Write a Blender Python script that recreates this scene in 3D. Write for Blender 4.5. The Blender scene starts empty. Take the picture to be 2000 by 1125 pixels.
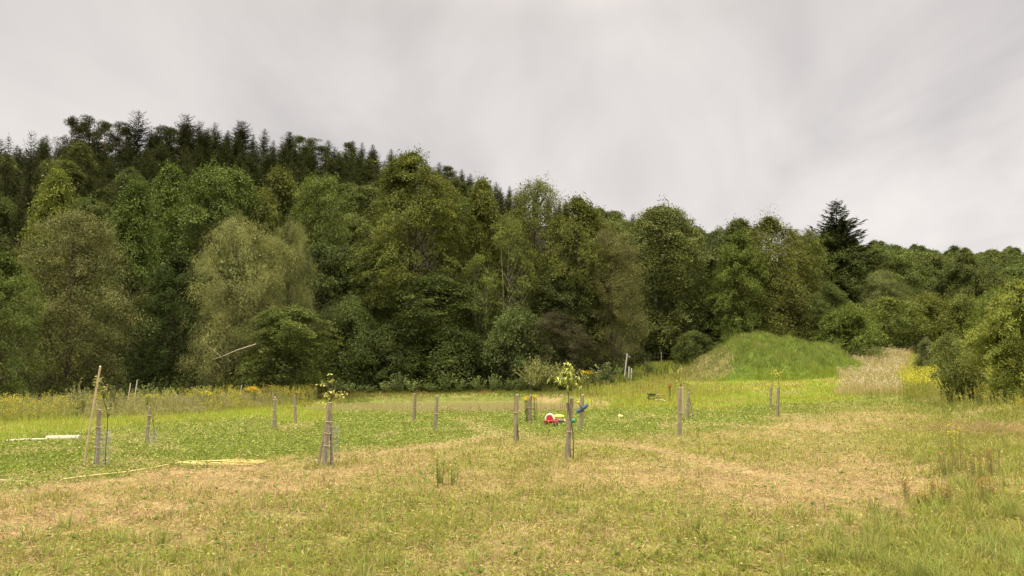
import bpy, math
import numpy as np
from mathutils import Vector

# ------------------------------------------------------------------ camera, sky, sun, exposure
sc = bpy.context.scene
COL = sc.collection
CAM_H = 2.1
F = 1511.0                       # focal length in photograph pixels (2000 wide)
PITCH = math.atan(167.5 / F)
cam_d = bpy.data.cameras.new("camera"); cam = bpy.data.objects.new("camera", cam_d); COL.objects.link(cam)
cam_d.sensor_width = 36.0; cam_d.lens = 36.0 * F / 2000.0
cam_d.clip_start = 0.1; cam_d.clip_end = 6000
cam.location = (0, 0, CAM_H); cam.rotation_euler = (math.pi / 2 + PITCH, 0, 0)
sc.camera = cam
sc.render.resolution_x = 1024; sc.render.resolution_y = 576
sc.view_settings.view_transform = 'Standard'; sc.view_settings.look = 'None'
sc.view_settings.exposure = 0.36; sc.view_settings.gamma = 1.0
try:
    sc.cycles.max_bounces = 6; sc.cycles.diffuse_bounces = 4; sc.cycles.transmission_bounces = 3
    sc.cycles.glossy_bounces = 2; sc.cycles.volume_bounces = 0
except Exception: pass

SUN_EL, SUN_AZ = math.radians(62), math.radians(215)     # behind the camera, to its left; azimuth from +Y clockwise
w = bpy.data.worlds.new("World"); sc.world = w; w.use_nodes = True
nt = w.node_tree; nt.nodes.clear()
def N(t, tree=None, **kw):
    n = (tree or nt).nodes.new(t)
    for k, v in kw.items(): setattr(n, k, v)
    return n
def mth(op, a, b=None, tree=None, clamp=False):
    tree = tree or nt
    n = tree.nodes.new('ShaderNodeMath'); n.operation = op; n.use_clamp = clamp
    for i, v in enumerate((a, b)):
        if v is None: continue
        if isinstance(v, (int, float)): n.inputs[i].default_value = v
        else: tree.links.new(v, n.inputs[i])
    return n.outputs[0]
out = N('ShaderNodeOutputWorld'); bg = N('ShaderNodeBackground')
sky = N('ShaderNodeTexSky'); sky.sky_type = 'NISHITA'; sky.sun_disc = False
sky.sun_elevation = SUN_EL; sky.sun_rotation = SUN_AZ
tc = N('ShaderNodeTexCoord'); sep = N('ShaderNodeSeparateXYZ'); nt.links.new(tc.outputs['Generated'], sep.inputs[0])
zc = mth('MAXIMUM', sep.outputs['Z'], 0.0)
# cloud deck: directions projected on a level layer so that the clouds flatten towards the horizon
zd = mth('ADD', zc, 0.16)
cx_, cy_ = mth('DIVIDE', sep.outputs['X'], zd), mth('DIVIDE', sep.outputs['Y'], zd)
cmb = N('ShaderNodeCombineXYZ'); nt.links.new(cx_, cmb.inputs[0]); nt.links.new(cy_, cmb.inputs[1])
mp = N('ShaderNodeMapping'); nt.links.new(cmb.outputs[0], mp.inputs['Vector']); mp.inputs['Scale'].default_value = (0.9, 0.5, 1); mp.inputs['Rotation'].default_value = (0, 0, 0.22)
n1 = N('ShaderNodeTexNoise'); n1.inputs['Scale'].default_value = 1.5; n1.inputs['Detail'].default_value = 7; n1.inputs['Roughness'].default_value = 0.52; n1.inputs['Distortion'].default_value = 0.7
nt.links.new(mp.outputs[0], n1.inputs['Vector'])
mp2 = N('ShaderNodeMapping'); nt.links.new(tc.outputs['Generated'], mp2.inputs['Vector']); mp2.inputs['Scale'].default_value = (4.5, 3.0, 3.2); mp2.inputs['Rotation'].default_value = (0, 0.3, 0)
n2 = N('ShaderNodeTexNoise'); n2.inputs['Scale'].default_value = 1.0; n2.inputs['Detail'].default_value = 4; n2.inputs['Distortion'].default_value = 0.3
nt.links.new(mp2.outputs[0], n2.inputs['Vector'])
nsum = mth('ADD', mth('MULTIPLY', n1.outputs[0], 0.75), mth('MULTIPLY', n2.outputs[0], 0.32))
ramp = N('ShaderNodeValToRGB'); nt.links.new(nsum, ramp.inputs[0])
ramp.color_ramp.elements[0].position = 0.36; ramp.color_ramp.elements[0].color = (0.445, 0.42, 0.412, 1)
ramp.color_ramp.elements[1].position = 0.66; ramp.color_ramp.elements[1].color = (0.675, 0.63, 0.598, 1)
# overcast brightens overhead; unseen zenith boosted much further to top-light ground and trees
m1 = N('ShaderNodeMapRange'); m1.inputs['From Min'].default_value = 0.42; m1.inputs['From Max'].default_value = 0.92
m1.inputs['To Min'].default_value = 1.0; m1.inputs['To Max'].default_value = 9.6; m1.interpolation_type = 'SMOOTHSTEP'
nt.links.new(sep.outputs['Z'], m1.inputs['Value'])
# brighter towards the right where the sun stands behind the cloud, and towards the horizon
m2 = N('ShaderNodeMapRange'); m2.inputs['From Min'].default_value = -0.6; m2.inputs['From Max'].default_value = 0.6
m2.inputs['To Min'].default_value = 0.93; m2.inputs['To Max'].default_value = 1.06; nt.links.new(sep.outputs['X'], m2.inputs['Value'])
m3 = N('ShaderNodeMapRange'); m3.inputs['From Min'].default_value = 0.0; m3.inputs['From Max'].default_value = 0.45
m3.inputs['To Min'].default_value = 1.1; m3.inputs['To Max'].default_value = 0.93; nt.links.new(sep.outputs['Z'], m3.inputs['Value'])
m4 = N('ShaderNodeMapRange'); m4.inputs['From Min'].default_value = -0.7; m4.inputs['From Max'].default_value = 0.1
m4.inputs['To Min'].default_value = 0.62; m4.inputs['To Max'].default_value = 1.0; nt.links.new(sep.outputs['Y'], m4.inputs['Value'])     # unseen sky behind the camera dimmed on purpose, for darker tree fronts
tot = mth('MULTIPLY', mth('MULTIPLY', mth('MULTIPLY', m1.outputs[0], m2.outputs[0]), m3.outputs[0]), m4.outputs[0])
vm = N('ShaderNodeVectorMath'); vm.operation = 'SCALE'; 
wm = N('ShaderNodeMapRange'); wm.inputs['From Min'].default_value = .40; wm.inputs['From Max'].default_value = .85; nt.links.new(sep.outputs['Z'], wm.inputs['Value'])
wmx = N('ShaderNodeMix'); wmx.data_type = 'RGBA'; wmx.blend_type = 'MULTIPLY'; nt.links.new(wm.outputs[0], wmx.inputs[0]); nt.links.new(ramp.outputs[0], wmx.inputs[6]); wmx.inputs[7].default_value = (1.06, .96, .80, 1)
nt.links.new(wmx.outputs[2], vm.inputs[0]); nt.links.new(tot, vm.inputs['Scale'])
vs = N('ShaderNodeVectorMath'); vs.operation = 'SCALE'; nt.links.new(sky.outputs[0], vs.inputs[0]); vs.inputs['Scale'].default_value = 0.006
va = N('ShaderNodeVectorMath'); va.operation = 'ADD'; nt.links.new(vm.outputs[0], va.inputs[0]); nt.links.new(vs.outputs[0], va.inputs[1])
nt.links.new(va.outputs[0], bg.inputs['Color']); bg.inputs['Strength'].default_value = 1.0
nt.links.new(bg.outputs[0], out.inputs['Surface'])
sun_d = bpy.data.lights.new("sun", 'SUN'); sun_d.energy = 1.5; sun_d.angle = math.radians(14); sun_d.color = (1.0, 0.91, 0.74)
sun = bpy.data.objects.new("sun", sun_d); COL.objects.link(sun)
sdir = Vector((math.sin(SUN_AZ) * math.cos(SUN_EL), math.cos(SUN_AZ) * math.cos(SUN_EL), math.sin(SUN_EL)))
sun.rotation_euler = sdir.to_track_quat('Z', 'Y').to_euler()

# ------------------------------------------------------------------ helpers
def smooth(t): t = np.clip(t, 0, 1); return t * t * (3 - 2 * t)
def hash2(ix, iy, s):
    h = (ix.astype(np.int64) * 374761393 + iy.astype(np.int64) * 668265263 + s * 974711) & 0x7fffffff
    h = ((h ^ (h >> 13)) * 1274126177) & 0x7fffffff
    return ((h ^ (h >> 16)) & 0xffff) / 65535.0
def vnoise(x, y, s=0):
    x = np.asarray(x, float); y = np.asarray(y, float)
    ix, iy = np.floor(x), np.floor(y); fx, fy = smooth(x - ix), smooth(y - iy)
    a, b = hash2(ix, iy, s), hash2(ix + 1, iy, s); c, d = hash2(ix, iy + 1, s), hash2(ix + 1, iy + 1, s)
    return (a * (1 - fx) + b * fx) * (1 - fy) + (c * (1 - fx) + d * fx) * fy
def fbm(x, y, s=0, o=4):
    v, a, t = 0, 0.5, 0
    for i in range(o):
        v = v + a * vnoise(x, y, s + i * 17); t += a; a *= 0.5; x = np.asarray(x) * 2.03; y = np.asarray(y) * 2.03
    return v / t

class MB:
    def __init__(s): s.v = []; s.f = []; s.c = []; s.n = 0
    def add(s, v, f, c=(1, 1, 1)):
        v = np.asarray(v, float).reshape(-1, 3); f = np.asarray(f, np.int64)
        c = np.asarray(c, float)
        if c.ndim == 1: c = np.tile(c, (len(v), 1))
        s.v.append(v); s.f.append(f + s.n); s.c.append(c); s.n += len(v)
    def mesh(s, name, mat, smooth_=False):
        me = bpy.data.meshes.new(name)
        v = np.concatenate(s.v); c = np.concatenate(s.c)
        me.vertices.add(len(v)); me.vertices.foreach_set('co', v.astype(np.float32).ravel())
        tot = np.concatenate([np.full(len(f), f.shape[1]) for f in s.f]); li = np.concatenate([f.ravel() for f in s.f])
        me.loops.add(len(li)); me.loops.foreach_set('vertex_index', li.astype(np.int32))
        me.polygons.add(len(tot)); st = np.concatenate([[0], np.cumsum(tot)[:-1]])
        me.polygons.foreach_set('loop_start', st.astype(np.int32)); me.polygons.foreach_set('loop_total', tot.astype(np.int32))
        if smooth_: me.polygons.foreach_set('use_smooth', np.ones(len(tot), bool))
        me.update(calc_edges=True)
        at = me.color_attributes.new('col', 'FLOAT_COLOR', 'POINT')
        at.data.foreach_set('color', np.concatenate([c, np.ones((len(c), 1))], 1).astype(np.float32).ravel())
        me.materials.append(mat); return me
    def build(s, name, mat, parent=None, smooth_=False, loc=None):
        o = bpy.data.objects.new(name, s.mesh(name, mat, smooth_)); COL.objects.link(o)
        if parent: o.parent = parent
        if loc is not None: o.location = loc
        return o
def tag(o, label=None, cat=None, group=None, kind=None):
    if label: o['label'] = label
    if cat: o['category'] = cat
    if group: o['group'] = group
    if kind: o['kind'] = kind
    return o
def empty(name, loc, rz=0):
    o = bpy.data.objects.new(name, None); COL.objects.link(o); o.location = loc; o.rotation_euler = (0, 0, rz); o.empty_display_size = 0.2
    return o
def child(name, me, parent, color=None):
    o = bpy.data.objects.new(name, me); COL.objects.link(o); o.parent = parent
    if color is not None: o.color = (*color, 1)
    return o
def copy_tree(o, parent=None):
    c = o.copy(); COL.objects.link(c)
    if parent: c.parent = parent
    for ch in [x for x in bpy.data.objects if x.parent == o]: copy_tree(ch, c)
    return c

def tube(mb, pts, rad, sides=6, c=(1, 1, 1), cap=True):
    pts = np.asarray(pts, float); n = len(pts); rad = np.broadcast_to(np.asarray(rad, float), (n,))
    t = np.gradient(pts, axis=0); t /= np.linalg.norm(t, axis=1, keepdims=True) + 1e-9
    ref = np.array([0, 0, 1.0]) if abs(t[:, 2]).mean() < 0.8 else np.array([1.0, 0, 0])
    a = np.cross(t, ref); a /= np.linalg.norm(a, axis=1, keepdims=True) + 1e-9; b = np.cross(t, a)
    th = np.arange(sides) * 2 * math.pi / sides
    v = pts[:, None] + rad[:, None, None] * (np.cos(th)[None, :, None] * a[:, None] + np.sin(th)[None, :, None] * b[:, None])
    i = np.arange(n - 1)[:, None] * sides; j = np.arange(sides)[None]; k = (j + 1) % sides
    f = np.stack([i + j, i + k, i + sides + k, i + sides + j], -1).reshape(-1, 4)
    mb.add(v.reshape(-1, 3), f, c)
    if cap:
        mb.add(v[-1], [list(range(sides))], c); mb.add(v[0][::-1], [list(range(sides))], c)
def box(mb, c, s, R=None, col=(1, 1, 1)):
    v = np.array([(x, y, z) for x in (-1, 1) for y in (-1, 1) for z in (-1, 1)], float) * np.asarray(s) / 2
    if R is not None: v = v @ np.asarray(R).T
    mb.add(v + np.asarray(c), [[0, 1, 3, 2], [4, 6, 7, 5], [0, 4, 5, 1], [2, 3, 7, 6], [0, 2, 6, 4], [1, 5, 7, 3]], col)
def ellip(mb, c, r, col=(1, 1, 1), nu=14, nv=8, vmax=1.0):
    th = np.linspace(0, 2 * math.pi, nu, endpoint=False); ph = np.linspace(0.02, math.pi * vmax, nv)
    v = np.stack([np.sin(ph)[:, None] * np.cos(th), np.sin(ph)[:, None] * np.sin(th), np.cos(ph)[:, None] * np.ones(nu)], -1).reshape(-1, 3)
    i = np.arange(nv - 1)[:, None] * nu; j = np.arange(nu)[None]; k = (j + 1) % nu
    mb.add(v * np.asarray(r) + np.asarray(c), np.stack([i + j, i + nu + j, i + nu + k, i + k], -1).reshape(-1, 4), col)
def unit(v): return v / (np.linalg.norm(v, axis=-1, keepdims=True) + 1e-9)
def leaves(mb, p, axis, nrm, L, W, c):
    """diamond leaves: p base, axis direction, nrm normal"""
    p = np.asarray(p); n = len(p); L = np.broadcast_to(L, (n,))[:, None]; W = np.broadcast_to(W, (n,))[:, None]
    ax = unit(axis); s = unit(np.cross(ax, nrm)); m = p + ax * L * 0.45
    v = np.stack([p, m - s * W / 2, p + ax * L, m + s * W / 2], 1).reshape(-1, 3)
    mb.add(v, np.arange(4 * n).reshape(n, 4), np.repeat(np.broadcast_to(c, (n, 3)), 4, axis=0))
def blades(mb, p, d, h, w, lean, c, seg2=True):
    """grass blades: p base, d azimuth of lean (radians)"""
    n = len(p); h = np.broadcast_to(h, (n,)); w = np.broadcast_to(w, (n,)); lean = np.broadcast_to(lean, (n,))
    dx = np.stack([np.cos(d), np.sin(d), np.zeros(n)], 1)
    rs = np.random.RandomState(n % 9999); pa = d + math.pi / 2 + rs.uniform(-.9, .9, n)
    sd = np.stack([np.cos(pa), np.sin(pa), np.zeros(n)], 1) * (w / 2)[:, None]
    up = np.array([0, 0, 1.0])
    cl, sl = np.cos(lean), np.sin(lean)
    mid = p + 0.55 * h[:, None] * (up * np.cos(lean * .5)[:, None] + dx * np.sin(lean * .5)[:, None])
    tip = mid + 0.5 * h[:, None] * (up * np.cos(lean * 1.4)[:, None] + dx * np.sin(lean * 1.4)[:, None])
    if seg2:
        v = np.stack([p - sd, p + sd, mid + sd * .8, mid - sd * .8, tip], 1).reshape(-1, 3)
        b = np.arange(n)[:, None] * 5
        mb.add(v, np.concatenate([b, b + 1, b + 2, b + 3], 1), np.repeat(c, 5, axis=0)); off = mb.n - 5 * n
        mb.f.append(np.concatenate([b + 3, b + 2, b + 4], 1) + off)
    else:
        v = np.stack([p - sd, p + sd, tip], 1).reshape(-1, 3)
        mb.add(v, np.arange(3 * n).reshape(n, 3), np.repeat(c, 3, axis=0))

# ------------------------------------------------------------------ materials
def mat_base(name):
    m = bpy.data.materials.new(name); m.use_nodes = True; t = m.node_tree; t.nodes.clear()
    return m, t, t.nodes.new('ShaderNodeOutputMaterial')
def leaf_mat(name, trans=0.3, noise=3.0, obj=True, mot=0.25, gloss=0.0):
    m, t, o = mat_base(name)
    at = t.nodes.new('ShaderNodeAttribute'); at.attribute_name = 'col'
    v = at.outputs['Color']
    if obj:
        oi = t.nodes.new('ShaderNodeObjectInfo'); mx = t.nodes.new('ShaderNodeVectorMath'); mx.operation = 'MULTIPLY'
        t.links.new(v, mx.inputs[0]); t.links.new(oi.outputs['Color'], mx.inputs[1]); v = mx.outputs[0]
    g = t.nodes.new('ShaderNodeTexNoise'); g.inputs['Scale'].default_value = noise; g.inputs['Detail'].default_value = 2
    geo = t.nodes.new('ShaderNodeNewGeometry'); t.links.new(geo.outputs['Position'], g.inputs['Vector'])
    r = t.nodes.new('ShaderNodeMapRange'); r.inputs['To Min'].default_value = 1 - mot; r.inputs['To Max'].default_value = 1 + mot
    r.inputs['From Min'].default_value = .3; r.inputs['From Max'].default_value = .7
    t.links.new(g.outputs[0], r.inputs['Value'])
    s = t.nodes.new('ShaderNodeVectorMath'); s.operation = 'SCALE'; t.links.new(v, s.inputs[0]); t.links.new(r.outputs[0], s.inputs['Scale']); v = s.outputs[0]
    d = t.nodes.new('ShaderNodeBsdfDiffuse'); tr = t.nodes.new('ShaderNodeBsdfTranslucent'); mix = t.nodes.new('ShaderNodeMixShader')
    t.links.new(v, d.inputs['Color']); t.links.new(v, tr.inputs['Color']); mix.inputs[0].default_value = trans
    t.links.new(d.outputs[0], mix.inputs[1]); t.links.new(tr.outputs[0], mix.inputs[2])
    if gloss:
        gl = t.nodes.new('ShaderNodeBsdfGlossy'); gl.inputs['Roughness'].default_value = 0.45
        m2_ = t.nodes.new('ShaderNodeMixShader'); m2_.inputs[0].default_value = gloss
        t.links.new(mix.outputs[0], m2_.inputs[1]); t.links.new(gl.outputs[0], m2_.inputs[2]); mix = m2_
    t.links.new(mix.outputs[0], o.inputs['Surface']); return m
def solid_mat(name, col, rough=0.8, nscale=12, var=0.25, stretch=(1, 1, 1), spec=0.3, attr=False, bump=0.0):
    m, t, o = mat_base(name)
    p = t.nodes.new('ShaderNodeBsdfPrincipled'); p.inputs['Roughness'].default_value = rough; p.inputs['Specular IOR Level'].default_value = spec
    tcn = t.nodes.new('ShaderNodeTexCoord'); mpn = t.nodes.new('ShaderNodeMapping'); mpn.inputs['Scale'].default_value = stretch
    t.links.new(tcn.outputs['Object'], mpn.inputs['Vector'])
    g = t.nodes.new('ShaderNodeTexNoise'); g.inputs['Scale'].default_value = nscale; g.inputs['Detail'].default_value = 5; t.links.new(mpn.outputs[0], g.inputs['Vector'])
    r = t.nodes.new('ShaderNodeMapRange'); r.inputs['From Min'].default_value = .3; r.inputs['From Max'].default_value = .7
    r.inputs['To Min'].default_value = 1 - var; r.inputs['To Max'].default_value = 1 + var; t.links.new(g.outputs[0], r.inputs['Value'])
    s = t.nodes.new('ShaderNodeVectorMath'); s.operation = 'SCALE'
    if attr:
        at = t.nodes.new('ShaderNodeAttribute'); at.attribute_name = 'col'; t.links.new(at.outputs['Color'], s.inputs[0])
    else: s.inputs[0].default_value = col
    t.links.new(r.outputs[0], s.inputs['Scale']); t.links.new(s.outputs[0], p.inputs['Base Color'])
    if bump:
        b = t.nodes.new('ShaderNodeBump'); b.inputs['Strength'].default_value = bump; b.inputs['Distance'].default_value = 0.05
        t.links.new(g.outputs[0], b.inputs['Height']); t.links.new(b.outputs[0], p.inputs['Normal'])
    t.links.new(p.outputs[0], o.inputs['Surface']); return m
M_leaf = leaf_mat('tree_leaf', 0.17, 0.35, True, 0.22, 0.015)
M_needle = leaf_mat('needles', 0.1, 0.5, True, 0.2)
M_grass = leaf_mat('grass_blade', 0.35, 1.5, False, 0.12)
M_bark = solid_mat('bark', (0.075, 0.06, 0.042), 0.95, 4, 0.4, (3, 3, 0.6), 0.1)
M_pinebark = solid_mat('pine_bark', (0.20, 0.115, 0.07), 0.95, 3, 0.35, (2, 2, 0.6), 0.1)
M_palebark = solid_mat('pale_bark', (0.30, 0.28, 0.22), 0.9, 5, 0.4, (2, 2, 3), 0.1)
M_wood = solid_mat('weathered_wood', (0.27, 0.235, 0.17), 0.9, 9, 0.42, (6, 6, 0.7), 0.1, bump=0.4)
M_newwood = solid_mat('fresh_wood', (0.44, 0.36, 0.23), 0.8, 8, 0.2, (5, 5, 0.7), 0.2)
M_thin = solid_mat('young_bark', (0.09, 0.07, 0.05), 0.8, 10, 0.3)
M_plain = solid_mat('painted_attr', (1, 1, 1), 0.45, 20, 0.06, attr=True, spec=0.4)
M_wire = solid_mat('galvanised_wire', (0.36, 0.36, 0.34), 0.5, 20, 0.1)

# ------------------------------------------------------------------ terrain
TPX = np.array([-400, 0, 300, 700, 1000, 1300, 1500, 1750, 2000, 2500.])
TD = np.array([0, 25, 35, 45, 55, 62, 70, 80, 90, 100.])
TZ = np.array([
 [0, 0, -.1, -.2, -.2, 0.0, 0.4, 0.8, 1.8, 3.2],
 [0, 0, -.1, -.2, -.1, 0.1, 0.5, 0.9, 1.8, 3.2],
 [0, 0, -.05, -.1, -.05, 0.1, 0.4, 0.9, 1.8, 3.2],
 [0, 0, 0, -.12, -.12, 0.0, 0.3, 0.8, 1.8, 3.0],
 [0, 0, 0, -.12, -.12, 0.0, 0.4, 0.9, 1.6, 2.8],
 [0, 0, 0, 0.0, 0.15, 0.5, 1.0, 2.2, 3.5, 4.4],
 [0, 0, 0, .1, 0.45, 0.9, 1.6, 2.7, 4.0, 4.8],
 [0, 0, 0.1, .25, 0.8, 1.3, 2.1, 3.2, 4.3, 5.0],
 [0, 0.05, .5, 1.3, 1.9, 2.4, 3.0, 3.7, 4.4, 5.0],
 [0, 0.1, .7, 1.7, 2.5, 3.0, 3.6, 4.2, 4.8, 5.4]])
RPX = np.array([-500, 0, 400, 700, 900, 1100, 1400, 1700, 2000, 2500.])
RR = np.array([190, 190, 200, 240, 290, 340, 420, 480, 540, 600.])
RZ = np.array([40, 45, 54.5, 60, 64, 64, 63, 67, 74, 80.])
SPX = np.array([0, 1000, 1300, 1600, 2000.]); SS = np.array([86, 90, 110, 135, 150.])
def terrain(X, Y):
    X = np.asarray(X, float); Y = np.asarray(Y, float)
    Yp = np.maximum(Y, 0.5); px = np.clip(1000 + X / np.maximum(Yp, 8) * F, -400, 2500)
    # near table, bilinear with smoothed weights
    i = np.clip(np.searchsorted(TPX, px) - 1, 0, len(TPX) - 2); j = np.clip(np.searchsorted(TD, Yp) - 1, 0, len(TD) - 2)
    fx = smooth((px - TPX[i]) / (TPX[i + 1] - TPX[i])); fy = np.clip((Yp - TD[j]) / (TD[j + 1] - TD[j]), 0, 1)
    near = (TZ[i, j] * (1 - fx) + TZ[i + 1, j] * fx) * (1 - fy) + (TZ[i, j + 1] * (1 - fx) + TZ[i + 1, j + 1] * fx) * fy
    S = np.interp(px, SPX, SS); R = np.interp(px, RPX, RR); Z = np.interp(px, RPX, RZ)
    t = np.clip((Yp - S) / (R - S), 0, 1)
    hill = (Z - near) * (0.25 * t * t + 0.75 * t)
    hill = hill + np.where(t >= 1, np.minimum(Yp - R, 26) * 0.27 - np.maximum(Yp - R - 26, 0) * 0.08, 0)
    z = near + np.where(Yp > S, hill, 0)
    z = z + np.clip((Yp - 90) / 60, 0, 1) * 3.0 * (fbm(X / 35, Y / 35, 5, 3) - 0.5)
    z = z + 0.09 * (fbm(X / 3.3, Y / 3.3, 2, 3) - 0.5)
    # pond basin
    q = np.sqrt(((X + 3.8) / 11.2) ** 2 + ((Y - 57) / 12.0) ** 2) + 0.10 * (fbm(X / 4, Y / 4, 9, 2) - .5)
    z = z - 1.15 * smooth((1.08 - q) / 0.3)
    return z
MX, MY = 26.2, 77.0
def mound(X, Y):
    X = np.asarray(X, float); Y = np.asarray(Y, float)
    def dome(cx, cy, rx, ry, h, p=1.0):
        q = np.sqrt(((X - cx) / rx) ** 2 + ((Y - cy) / ry) ** 2); return h * smooth(1 - np.clip(q, 0, 1) ** 1.25) ** p
    a_, b_, c_ = dome(MX - 1.0, MY, 9.0, 8.5, 3.2, .7), dome(MX - 5.2, MY - 1, 5.8, 6, 1.6, .9), dome(MX + 3.6, MY - .3, 5.0, 6.5, 2.1, .8)
    m = (a_ ** 4 + b_ ** 4 + c_ ** 4) ** .25
    m = m + 1.5 * (fbm(X / 2.1, Y / 2.1, 31, 3) - .5) * np.clip(m, 0, 1)
    return m
def total(X, Y): return terrain(X, Y) + mound(X, Y)
def ray(px, py):
    a, b = (px - 1000) / F, (562.5 - py) / F
    return a, math.cos(PITCH) - b * math.sin(PITCH), math.sin(PITCH) + b * math.cos(PITCH)
def P(px, py, D):
    x, y, z = ray(px, py); return np.array([x * D / y, D, CAM_H + z * D / y])
def G(px, py, dmin=4, dmax=140):
    D = np.linspace(dmin, dmax, 3000); x, y, z = ray(px, py)
    X = x * D / y; Z = CAM_H + z * D / y; g = terrain(X, D)
    k = np.argmax(Z <= g); k = k if Z[k] <= g[k] else len(D) - 1
    return np.array([X[k], D[k], g[k]])
def proj(X, Y, Z):
    z = Z - CAM_H; c, s = math.cos(PITCH), math.sin(PITCH)
    f_ = Y * c + z * s; v = -Y * s + z * c
    return 1000 + F * X / f_, 562.5 - F * v / f_
def Xat(px, D): return (px - 1000) / F * D
def line_dist(X, Y, pts, sub=6):
    pts = np.array([G(*p)[:2] for p in pts]); best = np.full(np.shape(X), 1e9)
    for a, b in zip(pts[:-1], pts[1:]):
        d = b - a; t = np.clip(((X - a[0]) * d[0] + (Y - a[1]) * d[1]) / (d @ d + 1e-9), 0, 1)
        best = np.minimum(best, np.hypot(X - a[0] - t * d[0], Y - a[1] - t * d[1]))
    return best

# colours of what grows: linear albedo
C_TAN = np.array([0.355, 0.278, 0.145]); C_DRY = np.array([0.43, 0.345, 0.17]); C_GRN = np.array([0.185, 0.21, 0.04])
C_YGR = np.array([0.27, 0.295, 0.065]); C_LIME = np.array([0.29, 0.355, 0.052]); C_CLOV = np.array([0.158, 0.21, 0.038]); C_SOIL = np.array([0.28, 0.18, 0.105])
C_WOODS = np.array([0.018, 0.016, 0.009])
BX = np.array([-600, 0, 180, 330, 620, 760, 880, 1000, 1130, 1240, 1400, 1560, 1640, 1760, 2000, 2600.])
BY = np.array([985, 965, 940, 915, 897, 880, 862, 852, 856, 850, 842, 822, 800, 800, 830, 830.])
TR1 = [(-60, 972), (180, 945), (330, 925), (480, 915), (620, 903), (780, 880), (880, 866), (970, 850), (940, 833), (900, 818)]
TR2 = [(1130, 862), (1250, 872), (1400, 908), (1500, 932), (1600, 957), (1740, 985)]
TR3 = [(1440, 832), (1560, 838), (1640, 842), (1750, 838)]
def zones(X, Y):
    """returns dryness weights: colour (n,3), greenness g, clover c, lime l, track t"""
    X = np.asarray(X, float); Y = np.asarray(Y, float)
    z = terrain(X, Y); px, py = proj(X, np.maximum(Y, 3), z)
    n1 = fbm(X / 2.3, Y / 3.0, 41, 4); n2 = fbm(X / 0.7, Y / 0.8, 47, 3); n3 = fbm(X / 6, Y / 7, 51, 3)
    by = np.interp(px, BX, BY) + (n1 - .5) * 34 + (n2 - .5) * 22
    fore = smooth((py - by) / 26 + .5)                      # mown, dry sward nearest the camera
    fore = np.where(Y < 9, 1.0, fore)
    near_g = 0.46 + 0.9 * (n1 - .5) + 0.95 * (n3 - .5) + 0.5 * smooth((py - 1010) / 130) * 0.5 + 0.42 * smooth((px - 1650) / 250)
    near_g = near_g - 0.34 * np.exp(-((py - 925) / 45.) ** 2)
    near_g = np.clip(near_g, 0.04, 0.95)
    # lime strip of fresh grass beyond the clover
    lime_line = np.interp(px, [-500, 0, 250, 500, 640, 680, 1100, 1160, 1330, 1500, 1640, 1700, 2500], [870, 868, 838, 828, 825, 780, 780, 801, 806, 795, 792, 770, 770])
    lime = smooth((lime_line - py) / 16 + (n1 - .5) * 2.6 + .3)
    lime = np.where(px > 1690, lime * 0.5, lime); lime = np.where((Y > 62) & (px < 1120), lime * .3, lime)
    t = np.minimum(np.minimum(line_dist(X, Y, TR1), line_dist(X, Y, TR2)), line_dist(X, Y, TR3) + .15)
    w_ = 0.34 + 0.015 * Y
    track = smooth((w_ - t) / (w_ * .8) + .3 * (n2 - .5)) * (0.7 + .5 * n1)
    g = fore * near_g + (1 - fore) * (0.88 - 0.35 * (1 - n1) * (px < 620) * (py < 850))
    clover = (1 - fore) * (1 - lime) * np.where(px > 1500, .4, 1)
    g = g * (1 - .93 * np.clip(track, 0, 1))
    dry_patch = smooth((n1 - .54) / .10) * (1 - fore) * .75
    g = g * (1 - dry_patch)
    right = smooth((px - 1560) / 150) * (1 - fore)
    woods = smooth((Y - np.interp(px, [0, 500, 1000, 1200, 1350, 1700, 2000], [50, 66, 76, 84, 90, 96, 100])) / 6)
    soil = smooth((0.9 - np.hypot((X - 5.45) / .75, (Y - 8.95) / .8)) / .35) if True else 0
    g2 = g[..., None]; lm = lime[..., None]; cl = clover[..., None]
    grn = C_GRN * (1 - cl) + C_CLOV * cl; grn = grn * (1 - lm) + C_LIME * lm
    grn = grn * (1 - .7 * fore[..., None]) + C_YGR * .7 * fore[..., None]
    tan = C_TAN * (1 - n2[..., None]) + C_DRY * n2[..., None]
    c = grn * g2 + tan * (1 - g2)
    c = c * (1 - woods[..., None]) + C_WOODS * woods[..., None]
    c = c * (1 - soil[..., None]) + C_SOIL * soil[..., None]
    return dict(c=c, grn=grn, tan=tan, g=g, clover=clover, lime=lime, track=track, fore=fore, woods=woods, soil=soil, px=px, py=py, n1=n1, n2=n2)

M_ground = solid_mat('ground_sward', (1, 1, 1), 0.95, 2.2, 0.3, attr=True, spec=0.05, bump=0.5)
th = np.concatenate([np.linspace(-48, 48, 560), np.linspace(49.5, 310.5, 150)]) * math.pi / 180
rr = np.concatenate([[0.5, 1.5, 2.5], np.geomspace(3.2, 110, 330), np.geomspace(113, 3500, 90)])
TT, RRg = np.meshgrid(th, rr); gx, gy = RRg * np.sin(TT), RRg * np.cos(TT); gz = terrain(gx, gy)
gz = np.where(gy < 0.5, 0.09 * (fbm(gx / 3.3, gy / 3.3, 2, 3) - .5), gz)
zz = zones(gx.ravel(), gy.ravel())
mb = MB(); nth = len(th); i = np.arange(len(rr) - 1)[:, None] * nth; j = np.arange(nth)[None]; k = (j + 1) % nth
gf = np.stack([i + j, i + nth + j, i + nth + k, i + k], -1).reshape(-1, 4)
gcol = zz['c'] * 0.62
mb.add(np.stack([gx.ravel(), gy.ravel(), gz.ravel() - 0.01], 1), gf, gcol)
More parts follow.
